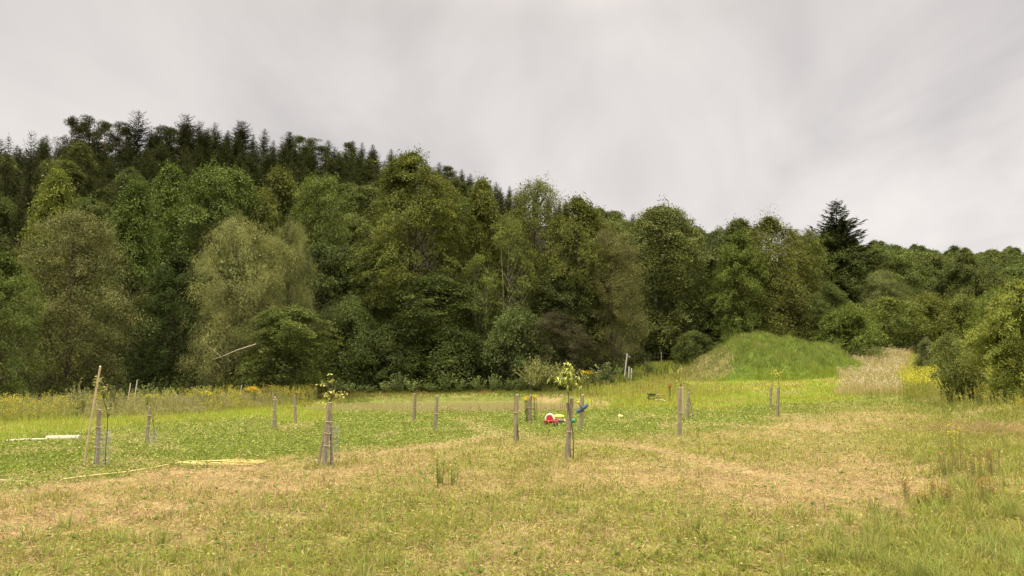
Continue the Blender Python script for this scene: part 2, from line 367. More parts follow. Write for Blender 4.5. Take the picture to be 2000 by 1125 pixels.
mb.add(np.stack([gx[0], gy[0], gz[0] - .01], 1)[::-1], [list(range(nth))], gcol[:nth][::-1])
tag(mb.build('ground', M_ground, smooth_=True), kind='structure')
# pond water
def water_mat():
    m, t, o = mat_base('murky_water'); p = t.nodes.new('ShaderNodeBsdfPrincipled')
    p.inputs['Base Color'].default_value = (0.19, 0.18, 0.07, 1); p.inputs['Roughness'].default_value = 0.22; p.inputs['IOR'].default_value = 1.33; p.inputs['Specular IOR Level'].default_value = 0.35
    g = t.nodes.new('ShaderNodeTexNoise'); g.inputs['Scale'].default_value = 5; g.inputs['Detail'].default_value = 3
    b = t.nodes.new('ShaderNodeBump'); b.inputs['Strength'].default_value = .12; b.inputs['Distance'].default_value = .05
    t.links.new(g.outputs[0], b.inputs['Height']); t.links.new(b.outputs[0], p.inputs['Normal']); t.links.new(p.outputs[0], o.inputs['Surface']); return m
mb = MB(); a = np.linspace(0, 2 * math.pi, 64, endpoint=False)
WZ = -0.25
mb.add(np.stack([-3.8 + 12.2 * np.cos(a), 57 + 13.0 * np.sin(a), np.full(64, WZ)], 1), [list(range(64))])
tag(mb.build('pond_water', water_mat()), kind='structure')
# the earth mound
xs, ys = np.meshgrid(np.linspace(MX - 15, MX + 11, 130), np.linspace(MY - 10, MY + 10, 90))
m_ = mound(xs, ys); zs = terrain(xs, ys) + m_ - 0.14
flank = .5 * smooth((MX - 5.6 - xs - (2.2 - m_) * 1.2 + 1.5 - (fbm(xs / 1.5, ys / 1.5, 77, 3) - .5) * 5) / 1.6)[..., None]
mc = (np.array([0.10, 0.16, 0.03]) * (1 - flank) + np.array([0.26, 0.19, 0.11]) * flank).reshape(-1, 3)
i = np.arange(89)[:, None] * 130; j = np.arange(129)[None]; f_ = np.stack([i + j, i + j + 1, i + 131 + j, i + 130 + j], -1).reshape(-1, 4)
keep = (m_.reshape(-1)[f_] > 0.0).any(1)
mb = MB(); mb.add(np.stack([xs.ravel(), ys.ravel(), zs.ravel()], 1), f_[keep], mc)
tag(mb.build('mound', M_ground, smooth_=True), kind='structure')

# ------------------------------------------------------------------ ground cover (stuff)
rs = np.random.RandomState(3)
def scatter(n, y0, y1, u=0.84):
    Y = np.exp(rs.uniform(math.log(y0), math.log(y1), n)); X = rs.uniform(-u, u, n) * Y
    return X, Y
def jit(c, s, n): return c * (1 + rs.uniform(-s, s, (n, 1))) * (1 + rs.uniform(-s * .35, s * .35, (n, 3)))
def place(X, Y, z=None):
    return np.stack([X, Y, terrain(X, Y) if z is None else z], 1)
# sward
X, Y = scatter(950000, 5.5, 62); Z = zones(X, Y)
clump = fbm(X / .32, Y / .32, 61, 3); tuft = fbm(X / 1.3, Y / 1.3, 65, 3)
keep = (Z['woods'] < .5) & (rs.rand(len(X)) < np.clip(.12 + 2.6 * (clump - .3), 0, 1)) & (Z['soil'] < .4) & (rs.rand(len(X)) > Z['track'] * .6)
q = np.sqrt(((X + 3.8) / 11.2) ** 2 + ((Y - 57) / 12.0) ** 2); keep &= q > .98
X, Y = X[keep], Y[keep]; Z = {k_: v[keep] for k_, v in Z.items()}; clump = clump[keep]; tuft = tuft[keep]; n = len(X)
isg = rs.rand(n) < np.clip(Z['g'] + (clump - .5) * .6, 0.02, .98)
c = np.where(isg[:, None], Z['grn'] * (1 + .3 * (rs.rand(n, 1) - .5)), Z['tan'] * (1 + .25 * (rs.rand(n, 1) - .5)))
straw = rs.rand(n) < .05; c[straw] = np.array([.52, .42, .2])
dull = rs.rand(n) < .12 * Z['fore']; c[dull] = np.array([.22, .15, .08])
c *= (1 + rs.uniform(-.22, .22, (n, 1)))
h = (0.03 + .075 * rs.rand(n) ** 2 + .09 * np.clip(tuft - .5, 0, 1)) * (1 + .5 * isg) * (1 + .012 * Y)
h = h * (1 - .45 * Z['track']) + Z['lime'] * .10 * rs.rand(n) + .13 * smooth((Z['px'] - 1650) / 200) * rs.rand(n) * isg
h = h * np.where(Z['clover'] > .5, .7, 1) * (.55 + .95 * clump)
lean = np.where(isg, rs.uniform(.3, 1.5, n), rs.uniform(.8, 1.9, n))
mb = MB()
nearm = Y < 22
for msk, s2 in ((nearm, True), (~nearm, False)):
    blades(mb, place(X[msk], Y[msk]) - [0, 0, .015], rs.uniform(0, 6.283, msk.sum()), h[msk], (.0035 + .0005 * Y[msk]) * (1 + .3 * isg[msk]), lean[msk], c[msk], s2)
tag(mb.build('grass', M_grass), 'short dry and green mown grass covering the meadow', 'grass', kind='stuff')
# lying thatch of straw and short leaves
X, Y = scatter(330000, 5.5, 45); Z2 = zones(X, Y); keep = (Z2['woods'] < .3) & (Z2['soil'] < .5) & (rs.rand(len(X)) < .25 + .75 * Z2['fore']); X, Y = X[keep], Y[keep]; n = len(X); g_ = Z2['g'][keep][:, None]
az = rs.uniform(0, 6.283, n); c = np.where(rs.rand(n, 1) < g_ * .9, C_YGR, C_DRY * 1.02) * rs.uniform(.62, 1.15, (n, 1)); br_ = rs.rand(n) < .1; c[br_] = jit(np.array([.2, .13, .075]), .3, br_.sum())
mb = MB(); leaves(mb, place(X, Y) + np.stack([0 * X, 0 * X, .008 + rs.rand(n) * .05], 1), np.stack([np.cos(az), np.sin(az), rs.normal(size=n) * .28], 1), unit(np.stack([rs.normal(size=n) * .5, rs.normal(size=n) * .5, np.ones(n)], 1)), (.035 + .08 * rs.rand(n)) * (1 + .02 * Y), (.0045 + .0007 * Y), c)
tag(mb.build('thatch', M_grass), 'matted cut straw and short leaves lying between the grass', 'straw', kind='stuff')
# seeding stalks and broad-leaved rosettes scattered through the mown grass
X, Y = scatter(9000, 6, 34); Z2 = zones(X, Y); keep = (Z2['fore'] > .4) & (fbm(X / 1.1, Y / 1.1, 301, 3) > .52); X, Y = X[keep], Y[keep]; n = len(X)
mb = MB(); blades(mb, place(X, Y), rs.uniform(0, 6.283, n), rs.uniform(.14, .34, n), .0028 + .00035 * Y, rs.uniform(.05, .9, n), jit(np.array([.46, .38, .2]), .3, n), True)
X, Y = scatter(1500, 6, 36); Z2 = zones(X, Y); keep = (Z2['woods'] < .3); X, Y = X[keep], Y[keep]; n = len(X); m = 9 * n; az = rs.uniform(0, 6.283, m); pp = np.repeat(place(X, Y), 9, 0) + [0, 0, .025]
leaves(mb, pp, np.stack([np.cos(az), np.sin(az), rs.uniform(.1, .7, m)], 1), unit(np.stack([rs.normal(size=m) * .3, rs.normal(size=m) * .3, np.ones(m)], 1)), rs.uniform(.05, .12, m), rs.uniform(.022, .04, m), jit(np.array([.15, .22, .05]), .3, m))
tag(mb.build('meadow_herbs', M_grass), 'seeding stalks and broad leaved rosettes scattered through the mown grass', 'herbs', kind='stuff')
# clover and broad low leaves
X, Y = scatter(330000, 7, 48); Z = zones(X, Y); n1_ = fbm(X / .8, Y / .8, 71, 3)
pr = np.clip(Z['clover'] * 1.1, 0, 1) * (.35 + .9 * n1_) + Z['fore'] * .14 * (Z['g'] > .35) * (n1_ > .5)
keep = (rs.rand(len(X)) < pr) & (Z['woods'] < .5)
X, Y = X[keep], Y[keep]; n = len(X); tuf = fbm(X / .5, Y / .5, 73, 2)
p = place(X, Y) + np.stack([np.zeros(n), np.zeros(n), .02 + rs.rand(n) * .09 * (1 + tuf)], 1)
ax = unit(np.stack([rs.normal(size=n), rs.normal(size=n), rs.normal(size=n) * .3], 1)); nr = unit(np.stack([rs.normal(size=n) * .5, rs.normal(size=n) * .5, np.ones(n)], 1))
mb = MB(); c = jit(C_CLOV, .38, n); c[rs.rand(n) < .12] = [.40, .42, .17]
leaves(mb, p, ax, nr, .022 + .0017 * Y, .018 + .0013 * Y, c)
tag(mb.build('clover', M_grass), 'green clover and low broad leaves carpeting the middle of the meadow', 'clover', kind='stuff')

def grass_area(name, label, cat, n, region, hfun, cfun, wmul=1.0, lean=(.05, .6), zfun=terrain, heads=None):
    x0, x1, y0, y1, test = region
    X = rs.uniform(x0, x1, n); Y = rs.uniform(y0, y1, n); k_ = test(X, Y); X, Y = X[k_], Y[k_]; n = len(X)
    p = np.stack([X, Y, zfun(X, Y) - .03], 1); h = hfun(X, Y, n); c = cfun(X, Y, n)
    mb = MB(); blades(mb, p, rs.uniform(0, 6.283, n), h, (.006 + .00035 * Y) * wmul, rs.uniform(lean[0], lean[1], n), c, False)
    if heads is not None:
        frac, hc, size, hz = heads; s_ = rs.rand(n) < frac(X, Y); m = s_.sum()
        for q_ in range(3):
            pp = p[s_] + np.stack([rs.normal(size=m) * .07, rs.normal(size=m) * .07, h[s_] * rs.uniform(hz[0], hz[1], m)], 1)
            leaves(mb, pp, unit(rs.normal(size=(m, 3)) * [1, 1, .4]), unit(rs.normal(size=(m, 3)) + [0, 0, 1.5]), size, size, jit(hc, .2, m))
    return tag(mb.build(name, M_grass), label, cat, kind='stuff')
# long grass on the mound
def mcol(X, Y, n):
    fl = .36 * smooth((MX - 5.6 - X - (2.2 - mound(X, Y)) * 1.2 + 1.5 - (fbm(X / 1.5, Y / 1.5, 77, 3) - .5) * 5) / 1.4)
    m = rs.rand(n) < fl; v = fbm(X / 1.2, Y / 1.2, 83, 3)[:, None]
    c = np.array([.115, .16, .035]) * (1 - v) + np.array([.21, .24, .06]) * v; c = c * (.75 + .6 * rs.rand(n, 1)) * np.where(fbm(X / .8, Y / .8, 84, 2) > .6, 1.3, 1.)[:, None] * 1.12
    low = smooth((1.4 - mound(X, Y)) / 1.2)[:, None]; c = c * (1 - low) + C_LIME * .85 * low * (.8 + .4 * rs.rand(n, 1))
    c[m] = jit(np.array([.34, .265, .15]), .45, m.sum()); return c
grass_area('mound_grass', 'long rich green grass growing over the earth mound, dry straw on its left flank', 'grass', 75000,
           (MX - 14, MX + 10.5, MY - 9.5, MY + 8, lambda X, Y: mound(X, Y) > .03), lambda X, Y, n: (.20 + .38 * rs.rand(n)) * np.where(fbm(X / .9, Y / .9, 88, 2) > .55, 1.25, .85) * np.where(X < MX - 5, .7, 1), mcol, 1.4, (.1, .8), lambda X, Y: total(X, Y) - .12)
# fresh lime grass between pond and mound
def limetest(X, Y):
    Z = zones(X, Y); return (Z['lime'] > .4) & (Z['woods'] < .4) & (mound(X, Y) < .1) & (np.sqrt(((X + 3.8) / 11.2) ** 2 + ((Y - 57) / 12.0) ** 2) > .98) & (Z['px'] < 2300) & (Z['px'] > -250)
grass_area('fresh_grass', 'bright lime green fresh grass around the pond and below the mound', 'grass', 260000, (-38, 48, 28, 92, limetest),
           lambda X, Y, n: (.10 + .20 * rs.rand(n) * (.5 + fbm(X / 2, Y / 2, 90, 2))), lambda X, Y, n: jit(C_LIME, .3, n) * np.where((fbm(X / 2.5, Y / 2.5, 91, 3) > .54)[:, None], [1.02, .84, 1.1], [.93, 1., 1]), 1.5)
grass_area('bank_grass', 'rough green grass on the far bank of the pond', 'grass', 60000, (-26, 16, 62, 80, lambda X, Y: (np.sqrt(((X + 3.8) / 11.2) ** 2 + ((Y - 57) / 12.0) ** 2) > .99) & (zones(X, Y)['woods'] < .5)),
           lambda X, Y, n: .08 + .22 * rs.rand(n), lambda X, Y, n: jit(np.array([.17, .20, .045]), .35, n) * np.where((fbm(X / 2.5, Y / 1.2, 92, 3) > .58)[:, None], [1.5, .95, 1.6], [1, 1., 1]), 1.5)
# pale meadow of white flowers right of the mound
def ptest(X, Y):
    px, _ = proj(X, Y, terrain(X, Y)); e = (fbm(X / 2, Y / 2, 93, 2) - .5) * 50
    return (px > 1642 + e) & (px < 1772 + e) & (mound(X, Y) < .3)
grass_area('meadow_flowers', 'tall straw coloured meadow dotted with small white flowers right of the mound', 'meadow', 60000, (22, 50, 53, 96, ptest),
           lambda X, Y, n: .45 + .55 * rs.rand(n), lambda X, Y, n: jit(np.array([.46, .37, .18]), .3, n) * np.where(rs.rand(n, 1) < .25, [.55, .8, .5], [1, 1, 1]), 1.2, (0, .4),
           heads=(lambda X, Y: .03 + .20 * smooth((fbm(X / 1.5, Y / 1.5, 95, 2) - .4) / .2), np.array([.60, .56, .42]), .07, (.8, 1.05)))

def weeds(name, label, cat, X, Y, H, c_stem, c_leaf, nleaf, L, W, heads=None, hc=None, hprob=.3, hsize=.06, nh=12, hspan=.25, up=.6, kind='stuff', zf=terrain):
    """upright leafy stems in one mesh"""
    n = len(X); mb = MB(); base = np.stack([X, Y, zf(X, Y) - .03], 1); az = rs.uniform(0, 6.283, n); ln = rs.uniform(0, .22, n)
    dirn = unit(np.stack([np.cos(az) * ln, np.sin(az) * ln, np.ones(n)], 1)); H = np.broadcast_to(H, (n,)); top = base + dirn * H[:, None]
    sd = np.stack([np.ones(n), np.zeros(n), np.zeros(n)], 1) * (.007 + .00012 * Y)[:, None]
    v = np.stack([base - sd, base + sd, top + sd * .4, top - sd * .4], 1).reshape(-1, 3); mb.add(v, np.arange(4 * n).reshape(n, 4), np.repeat(jit(c_stem, .2, n), 4, axis=0))
    t = rs.uniform(.12, 1, (n, nleaf)); tt = t.ravel()[:, None]; b = np.repeat(base, nleaf, 0); d = np.repeat(dirn * H[:, None], nleaf, 0); m = n * nleaf
    a2 = rs.uniform(0, 6.283, m); axd = np.stack([np.cos(a2), np.sin(a2), up + rs.normal(size=m) * .3], 1)
    bright = np.repeat(1 + rs.uniform(-.25, .25, (n, 1)), nleaf, 0)
    leaves(mb, b + d * tt, axd, unit(rs.normal(size=(m, 3)) * .6 + [0, 0, 1]), L * rs.uniform(.6, 1.2, m) * (1.15 - .5 * tt[:, 0]), W, jit(c_leaf, .25, m) * bright)
    if heads is not None:
        s_ = rs.rand(n) < heads; k_ = s_.sum()
        if k_:
            b = np.repeat(base[s_], nh, 0); d = np.repeat((dirn * H[:, None])[s_], nh, 0); m = k_ * nh; tt = rs.uniform(1 - hspan, 1.03, m)[:, None]
            pp = b + d * tt + rs.normal(size=(m, 3)) * [hsize * 1.3, hsize * 1.3, hsize * .3]
            leaves(mb, pp, unit(rs.normal(size=(m, 3))), unit(rs.normal(size=(m, 3)) + [0, 0, 1]), hsize, hsize * .8, jit(hc, .15, m))
    o = mb.build(name, M_grass)
    return tag(o, label, cat, kind=kind) if kind else o
def region_pts(n, x0, x1, y0, y1, test):
    X = rs.uniform(x0, x1, n); Y = rs.uniform(y0, y1, n); k_ = test(X, Y); return X[k_], Y[k_]
# weed belt at the foot of the wood on the left
WB = ([-500, 0, 150, 300, 450, 560, 620], [38, 34.5, 37, 39, 46, 53, 58])
def belt(X, Y):
    px, _ = proj(X, Y, terrain(X, Y)); b = np.interp(px, *WB) + (fbm(X / 2, Y / 2, 101, 2) - .5) * 3
    return (Y > b) & (Y < b + 13) & (px < 620)
X, Y = region_pts(13000, -50, -10, 33, 70, belt); n = len(X)
pat = fbm(X / 4, Y / 4, 103, 3)
hh = (.75 + .55 * rs.rand(n)) * (.75 + .5 * pat) * np.clip((Y - np.interp(1000 + X / Y * F, *WB)) / 3 + .5, .4, 1)
a_ = pat > .5
weeds('tall_weeds', 'belt of tall yellow green weeds along the foot of the wood on the left', 'weeds', X[a_], Y[a_], hh[a_], np.array([.22, .22, .09]), np.array([.28, .30, .075]), 20, .14, .035, .38, np.array([.50, .42, .05]), hsize=.055)
weeds('nettle_patch', 'grey green nettles and seeding stems between the goldenrod at the wood edge', 'weeds', X[~a_], Y[~a_], hh[~a_] * .9, np.array([.26, .21, .13]), np.array([.27, .29, .10]), 18, .13, .035, .25, np.array([.36, .33, .22]), hsize=.04)
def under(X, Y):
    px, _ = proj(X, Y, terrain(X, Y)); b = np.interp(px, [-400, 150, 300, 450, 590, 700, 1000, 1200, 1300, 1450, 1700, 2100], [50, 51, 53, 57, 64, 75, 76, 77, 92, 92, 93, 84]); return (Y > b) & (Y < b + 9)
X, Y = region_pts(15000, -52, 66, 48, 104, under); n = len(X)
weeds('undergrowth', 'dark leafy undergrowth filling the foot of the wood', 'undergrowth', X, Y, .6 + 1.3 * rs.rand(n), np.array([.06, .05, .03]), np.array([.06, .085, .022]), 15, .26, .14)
# low herb fringe behind the pond and up to the fence
def fringe(X, Y):
    px, _ = proj(X, Y, terrain(X, Y)); b = np.interp(px, [560, 700, 1000, 1200, 1300, 1400], [66, 72, 73, 70, 78, 84])
    return (Y > b) & (Y < b + 6) & (px > 590) & (px < 1400)
X, Y = region_pts(7000, -22, 26, 64, 92, fringe); n = len(X)
weeds('herb_fringe', 'low green herbs in front of the trees behind the pond', 'weeds', X, Y, .35 + .5 * rs.rand(n), np.array([.13, .15, .05]), np.array([.14, .18, .05]), 14, .15, .06)
# marsh plants round the pond
def band(pts, w_):
    def f(X, Y): return line_dist(X, Y, pts) < w_ * (.6 + .8 * fbm(X / 1.5, Y / 1.5, 107, 2))
    return f
def shore(p0, p1, w_):
    def f(X, Y):
        px = 1000 + X / Y * F; q = np.sqrt(((X + 3.8) / 11.2) ** 2 + ((Y - 57) / 12.0) ** 2)
        return (px > p0) & (px < p1) & (Y < 56) & (np.abs(q - 1.03) < .05 * w_ * (.4 + 1.2 * fbm(X / 1.5, Y / 1.5, 107, 2)))
    return f
X, Y = region_pts(4500, -20, 12, 42, 58, shore(640, 1000, 1.1)); n = len(X)
tl = ((1000 + X / Y * F) > 730) & ((1000 + X / Y * F) < 830)
weeds('marsh_plants', 'pale upright marsh plants on the near bank of the pond', 'weeds', X, Y, (.3 + .3 * rs.rand(n)) * np.where(tl, 2.0, 1.0), np.array([.34, .30, .12]), np.array([.32, .34, .10]), 10, .14, .03, .3, np.array([.5, .5, .35]), hsize=.05)
X, Y = region_pts(5200, 2, 32, 50, 76, band([(1180, 785), (1260, 782), (1330, 778), (1400, 772), (1290, 765), (1200, 768)], 2.2)); n = len(X)
weeds('marsh_reeds', 'yellow green upright reeds and docks right of the pond', 'reeds', X, Y, .5 + .65 * rs.rand(n), np.array([.35, .34, .10]), np.array([.34, .385, .065]), 9, .18, .03, .2, np.array([.42, .30, .16]), hsize=.05, up=1.5)
X, Y = region_pts(1800, -10, 6, 43, 56, shore(860, 1110, .9)); n = len(X)
weeds('dry_stems', 'reddish brown dry stems on the near bank of the pond', 'weeds', X, Y, .35 + .45 * rs.rand(n), np.array([.33, .20, .13]), np.array([.34, .26, .13]), 7, .1, .02, up=1.2)
# rough growth under the bushes on the right
def rgt(X, Y):
    px, _ = proj(X, Y, terrain(X, Y)); b = np.interp(px, [1760, 1850, 2000, 2200], [52, 37, 27, 24]); return (Y > b) & (Y < b + 16) & (px > 1768)
X, Y = region_pts(7000, 16, 46, 24, 68, rgt); n = len(X); pat = fbm(X / 3, Y / 3, 111, 2)
weeds('rough_growth', 'tall rough grass and goldenrod below the bushes on the right', 'weeds', X, Y, (.4 + .6 * rs.rand(n)) * (.6 + .7 * pat), np.array([.33, .30, .12]), np.array([.26, .29, .06]), 12, .15, .03, .2, np.array([.48, .42, .06]), hsize=.05, up=1.2)
def gold(X, Y):
    px, _ = proj(X, Y, terrain(X, Y)); e = (fbm(X / 1.5, Y / 1.5, 113, 2) - .5) * 60; return (px > 1762 + e) & (px < 1832 + e) & (Y > 47) & (Y < 64)
X, Y = region_pts(2200, 24, 40, 46, 66, gold); n = len(X)
weeds('goldenrod_patch', 'dense patch of flowering yellow goldenrod left of the dark round bush', 'flowers', X, Y, 1.1 + .5 * rs.rand(n), np.array([.25, .27, .07]), np.array([.25, .28, .06]), 18, .15, .03, .75, np.array([.54, .52, .06]), hsize=.07, nh=14)

# ------------------------------------------------------------------ trees
RAW = {}
def broadleaf(seed, H=18., R=5., npad=420, lpp=110, leaf=.17, cb=.1, flat=.35, pr=.85, shape='dome', droop=.35, lw=.62, trunk_r=.22, up=.7, pale=False, stems=1, keep_raw=False, gap=.395, rough=.34, sag=0.):
    """trunk, limbs and a crown of leafy branch ends spread through the crown's volume, with gaps between them"""
    r = np.random.RandomState(seed); mt, ml = MB(), MB()
    def env(t):
        if shape == 'dome': return np.sin(math.pi * np.clip(t * .80 + .2, 0, 1)) ** .5
        if shape == 'cone': return (1 - t) ** .7 * .95 + .08
        if shape == 'col': return np.clip((1.02 - t) * 2.6, 0, 1) ** .5 * (.72 + .28 * t)
        return np.clip(np.sqrt(np.clip(1 - (2 * t - 1) ** 2, 0, 1)) + .22 * (1 - t), 0, 1)
    sway = r.uniform(-.5, .5, 2)
    def trunk_at(z): z = np.asarray(z, float); return np.stack([(sway[0] * (z / H) ** 2 + .15 * np.sin(z * .5)) * min(1, R / 5), sway[1] * (z / H) ** 2 * min(1, R / 5), z], -1)
    for s_ in range(stems):
        off = np.array([r.uniform(-.8, .8), r.uniform(-.8, .8), 0]) * R * (.09 if R < 4 else .2) if stems > 1 else np.zeros(3)
        zs_ = np.linspace(-.5, H * .93, 12); pts = trunk_at(zs_) + off * (1 + zs_ / H * 1.5)[:, None]
        tube(mt, pts, trunk_r * (1.03 - zs_ / H) ** .8 * np.where(zs_ < 0.3, 1.3, 1) / stems ** .4, 7)
    # candidate branch ends
    k = npad * 6; t = r.rand(k) ** .85; a = r.uniform(0, 6.283, k); fr = r.uniform(.35, 1, k) ** .5
    warp = 1 + rough * 2 * (fbm(a * 1.3 + seed, t * 5, seed, 2) - .5) + rough * (fbm(np.cos(a) * 3 + t * 9, np.sin(a) * 3, seed + 3, 2) - .5)
    rad = R * env(t) * fr * warp; z = H * (cb + (1 - cb) * t) - sag * fr * R * .25
    pos = np.stack([np.cos(a) * rad, np.sin(a) * rad, z], 1); pos[:, :2] += trunk_at(z)[:, :2]
    nzv = fbm(pos[:, 0] * .55 + 50 + pos[:, 2] * .2, pos[:, 1] * .55 + pos[:, 2] * .62, seed + 7, 3)
    ok = nzv > gap + .1 * r.rand(k); pos, a, t, fr = pos[ok][:npad], a[ok][:npad], t[ok][:npad], fr[ok][:npad]; k = len(pos)
    # limbs
    ids = r.permutation(k)[:46]
    for q_ in ids:
        c = pos[q_]; z0 = max(H * cb * .6, c[2] - np.hypot(c[0], c[1]) * 1.1 - .5); b0 = trunk_at(z0); m_ = (b0 + c) / 2 + [0, 0, -.25]
        tube(mt, [b0, b0 * .6 + m_ * .4 + [0, 0, .1], m_, m_ * .4 + c * .6, c], np.linspace(trunk_r * .30, .02, 5), 4, cap=False)
    for q_ in range(k):
        m = int(lpp * r.uniform(.5, 1.3)); rd = pr * r.uniform(.55, 1.3); pcc = pos[q_]
        ov = unit(np.array([math.cos(a[q_]), math.sin(a[q_]), .25 - droop * .5 + .9 * (t[q_] > .9)])); nn = unit(np.array([math.cos(a[q_]) * .5, math.sin(a[q_]) * .5, up]) + r.normal(size=3) * .25)
        ta_ = unit(ov - nn * (ov @ nn)); tb_ = np.cross(nn, ta_)
        rho = np.sqrt(r.rand(m)); ph = r.uniform(0, 6.283, m); wob = 1 + .35 * np.sin(ph * 3 + r.uniform(0, 6)) + .2 * np.sin(ph * 5 + r.uniform(0, 6))
        u_, v_ = rho * np.cos(ph) * wob * 1.25, rho * np.sin(ph) * wob * .85
        p = pcc + rd * (u_[:, None] * ta_ + v_[:, None] * tb_ + ((-droop * rho ** 2 + r.normal(size=m) * flat * .4)[:, None]) * nn)
        outd = unit(u_[:, None] * ta_ + v_[:, None] * tb_ + r.normal(size=(m, 3)) * .6 - np.array([0, 0, droop * .8])); nr = unit(nn * .9 + r.normal(size=(m, 3)) * .6)
        v = r.uniform(.7, 1.3) * (1 + r.uniform(-.3, .36, (m, 1))); yl = r.uniform(-.08, .14); c_ = v * np.array([1 + yl, 1 + yl * .3, 1 - yl * .6]); dd = r.rand(m) < .015; c_[dd] = [1.8, 1.3, .9]
        leaves(ml, p, outd, nr, leaf * np.exp(r.normal(size=m) * .35), leaf * lw * r.uniform(.7, 1.2, m), c_)
    m = k * lpp // 28; tt = r.rand(m); aa = r.uniform(0, 6.283, m); rr_ = R * env(tt) * .62 * np.sqrt(r.rand(m)); leaves(ml, np.stack([np.cos(aa) * rr_, np.sin(aa) * rr_, H * (cb + (1 - cb) * tt * .95)], 1), r.normal(size=(m, 3)), r.normal(size=(m, 3)), leaf * 1.9, leaf * 1.5, np.tile([.8, .8, .8], (m, 1)))
    if keep_raw: RAW[seed] = (np.concatenate(ml.v).reshape(-1, 4, 3), np.concatenate(ml.c).reshape(-1, 4, 3))
    return mt.mesh('trunk', M_palebark if pale else M_bark, True), ml.mesh('crown', M_leaf), H, R
def spruce(seed, H=20., R=3.2, whorl=.55, nb=8, cards=26, ragged=.25, cb=.08, L=.55, pw=.8):
    r = np.random.RandomState(seed); mt, ml = MB(), MB()
    zs_ = np.linspace(-.4, H, 8); tube(mt, np.stack([0 * zs_, 0 * zs_, zs_], 1), .24 * (1.02 - zs_ / (H + .4)), 6)
    z = H * cb; tops = []
    while z < H - .25:
        t = z / H; ln = R * (1 - t) ** pw * (1 if t > .25 else .85 + .6 * t) + .18
        k = nb if t < .85 else 5; a0 = r.uniform(0, 6.283)
        for q_ in range(k):
            a = a0 + q_ * 6.283 / k + r.uniform(-.25, .25); l_ = ln * r.uniform(1 - ragged, 1 + ragged * .6)
            if l_ < .15: continue
            slope = -.28 + .75 * t + r.uniform(-.1, .1)
            ts = np.linspace(0, 1, 5); bp = np.stack([np.cos(a) * l_ * ts, np.sin(a) * l_ * ts, z + l_ * (slope * ts + .22 * ts ** 2.5)], 1)
            if q_ % 2 == 0: tube(mt, bp, np.linspace(.04, .01, 5), 3, cap=False)
            m = max(6, int(cards * l_ / R * 1.3)); tt = r.uniform(.08, 1, m)
            pos = np.stack([np.interp(tt, ts, bp[:, i_]) for i_ in range(3)], 1)
            side = np.where(r.rand(m) < .5, 1, -1) * r.uniform(.3, 1.1, m); da = a + side * (1.25 - .9 * tt)
            ax = np.stack([np.cos(da), np.sin(da), -.35 + r.normal(size=m) * .3 + slope * .4 + .3 * tt], 1)
            sz = L * (1.15 - .55 * tt) * r.uniform(.6, 1.2, m) * (.45 + .65 * min(1, l_ / R * 1.5))
            leaves(ml, pos, ax, unit(r.normal(size=(m, 3)) * .5 + [0, 0, 1]), sz, sz * .26, np.tile([1, 1, 1.], (m, 1)) * r.uniform(.7, 1.3, (m, 1)) * r.uniform(.85, 1.15))
            mh = m // 2 if t < .8 else 0
            if mh:
                leaves(ml, pos[:mh], np.stack([np.cos(da[:mh]) * .4, np.sin(da[:mh]) * .4, -np.ones(mh)], 1), np.stack([np.cos(a) + 0 * tt[:mh], np.sin(a) + 0 * tt[:mh], .3 + 0 * tt[:mh]], 1), sz[:mh] * .8, sz[:mh] * .2, np.tile([.9, .9, .85], (mh, 1)))
        z += whorl * (1.15 - .55 * t) * r.uniform(.85, 1.15)
    tz = np.linspace(H - 1.2, H + .1, 14); leaves(ml, np.stack([0 * tz, 0 * tz, tz], 1), np.stack([r.normal(size=14) * .5, r.normal(size=14) * .5, np.full(14, .8)], 1), r.normal(size=(14, 3)), .28, .08, np.ones((14, 3)))
    return mt.mesh('trunk', M_bark, True), ml.mesh('crown', M_needle), H, R
def pine(seed, H=19., R=3.4):
    r = np.random.RandomState(seed); mt, ml = MB(), MB()
    zs_ = np.linspace(-.4, H * .95, 10); bend = r.uniform(-.6, .6, 2)
    def ta(z): return np.array([bend[0] * math.sin(z / H * 3), bend[1] * (z / H) ** 2, z])
    tube(mt, [ta(z) for z in zs_], .23 * (1.1 - zs_ / H), 7)
    for i in range(34):
        t = r.uniform(.36, 1.0); z = H * t; a = i * 2.4 + r.uniform(-.4, .4); l_ = R * (1.05 - abs(t - .68) * 2.2) * r.uniform(.5, 1); l_ = max(l_, .5)
        if t > .9: l_ *= .5
        e = ta(z) + [math.cos(a) * l_, math.sin(a) * l_, l_ * r.uniform(.0, .35)]; b0 = ta(z - l_ * .15)
        tube(mt, [b0, (b0 + e) / 2 + [0, 0, -.1], e], [.08, .05, .02], 4, cap=False)
        for k in range(5):
            pc = b0 * (1 - k / 5.) * .45 + e * (1 - (1 - k / 5.) * .45) + r.normal(size=3) * [.5, .5, .4]; m = 42
            d = unit(r.normal(size=(m, 3)) * [1, 1, .6] + [0, 0, .35]); pos = pc + d * r.uniform(.1, .75, (m, 1)) * [1, 1, .85]
            leaves(ml, pos, d, unit(r.normal(size=(m, 3))), r.uniform(.3, .5, m), .11, np.ones((m, 3)) * r.uniform(.7, 1.3, (m, 1)) * r.uniform(.85, 1.15))
    return mt.mesh('trunk', M_pinebark, True), ml.mesh('crown', M_needle), H, R
V = {}
V['a1'] = broadleaf(11, 18, 5, 470, 125, .18, .08)
V['big'] = broadleaf(26, 18, 5, 900, 150, .115, .04, shape='dome', pr=.62, rough=.38, gap=.43)
V['a2'] = broadleaf(12, 18, 5, 480, 120, .19, .06, shape='round', pr=.95, rough=.4)
V['a3'] = broadleaf(13, 18, 5, 470, 125, .17, .08, shape='col', droop=.5)
V['a4'] = broadleaf(24, 18, 5, 480, 120, .18, .04, shape='cone', pr=.95, droop=.5, rough=.4)
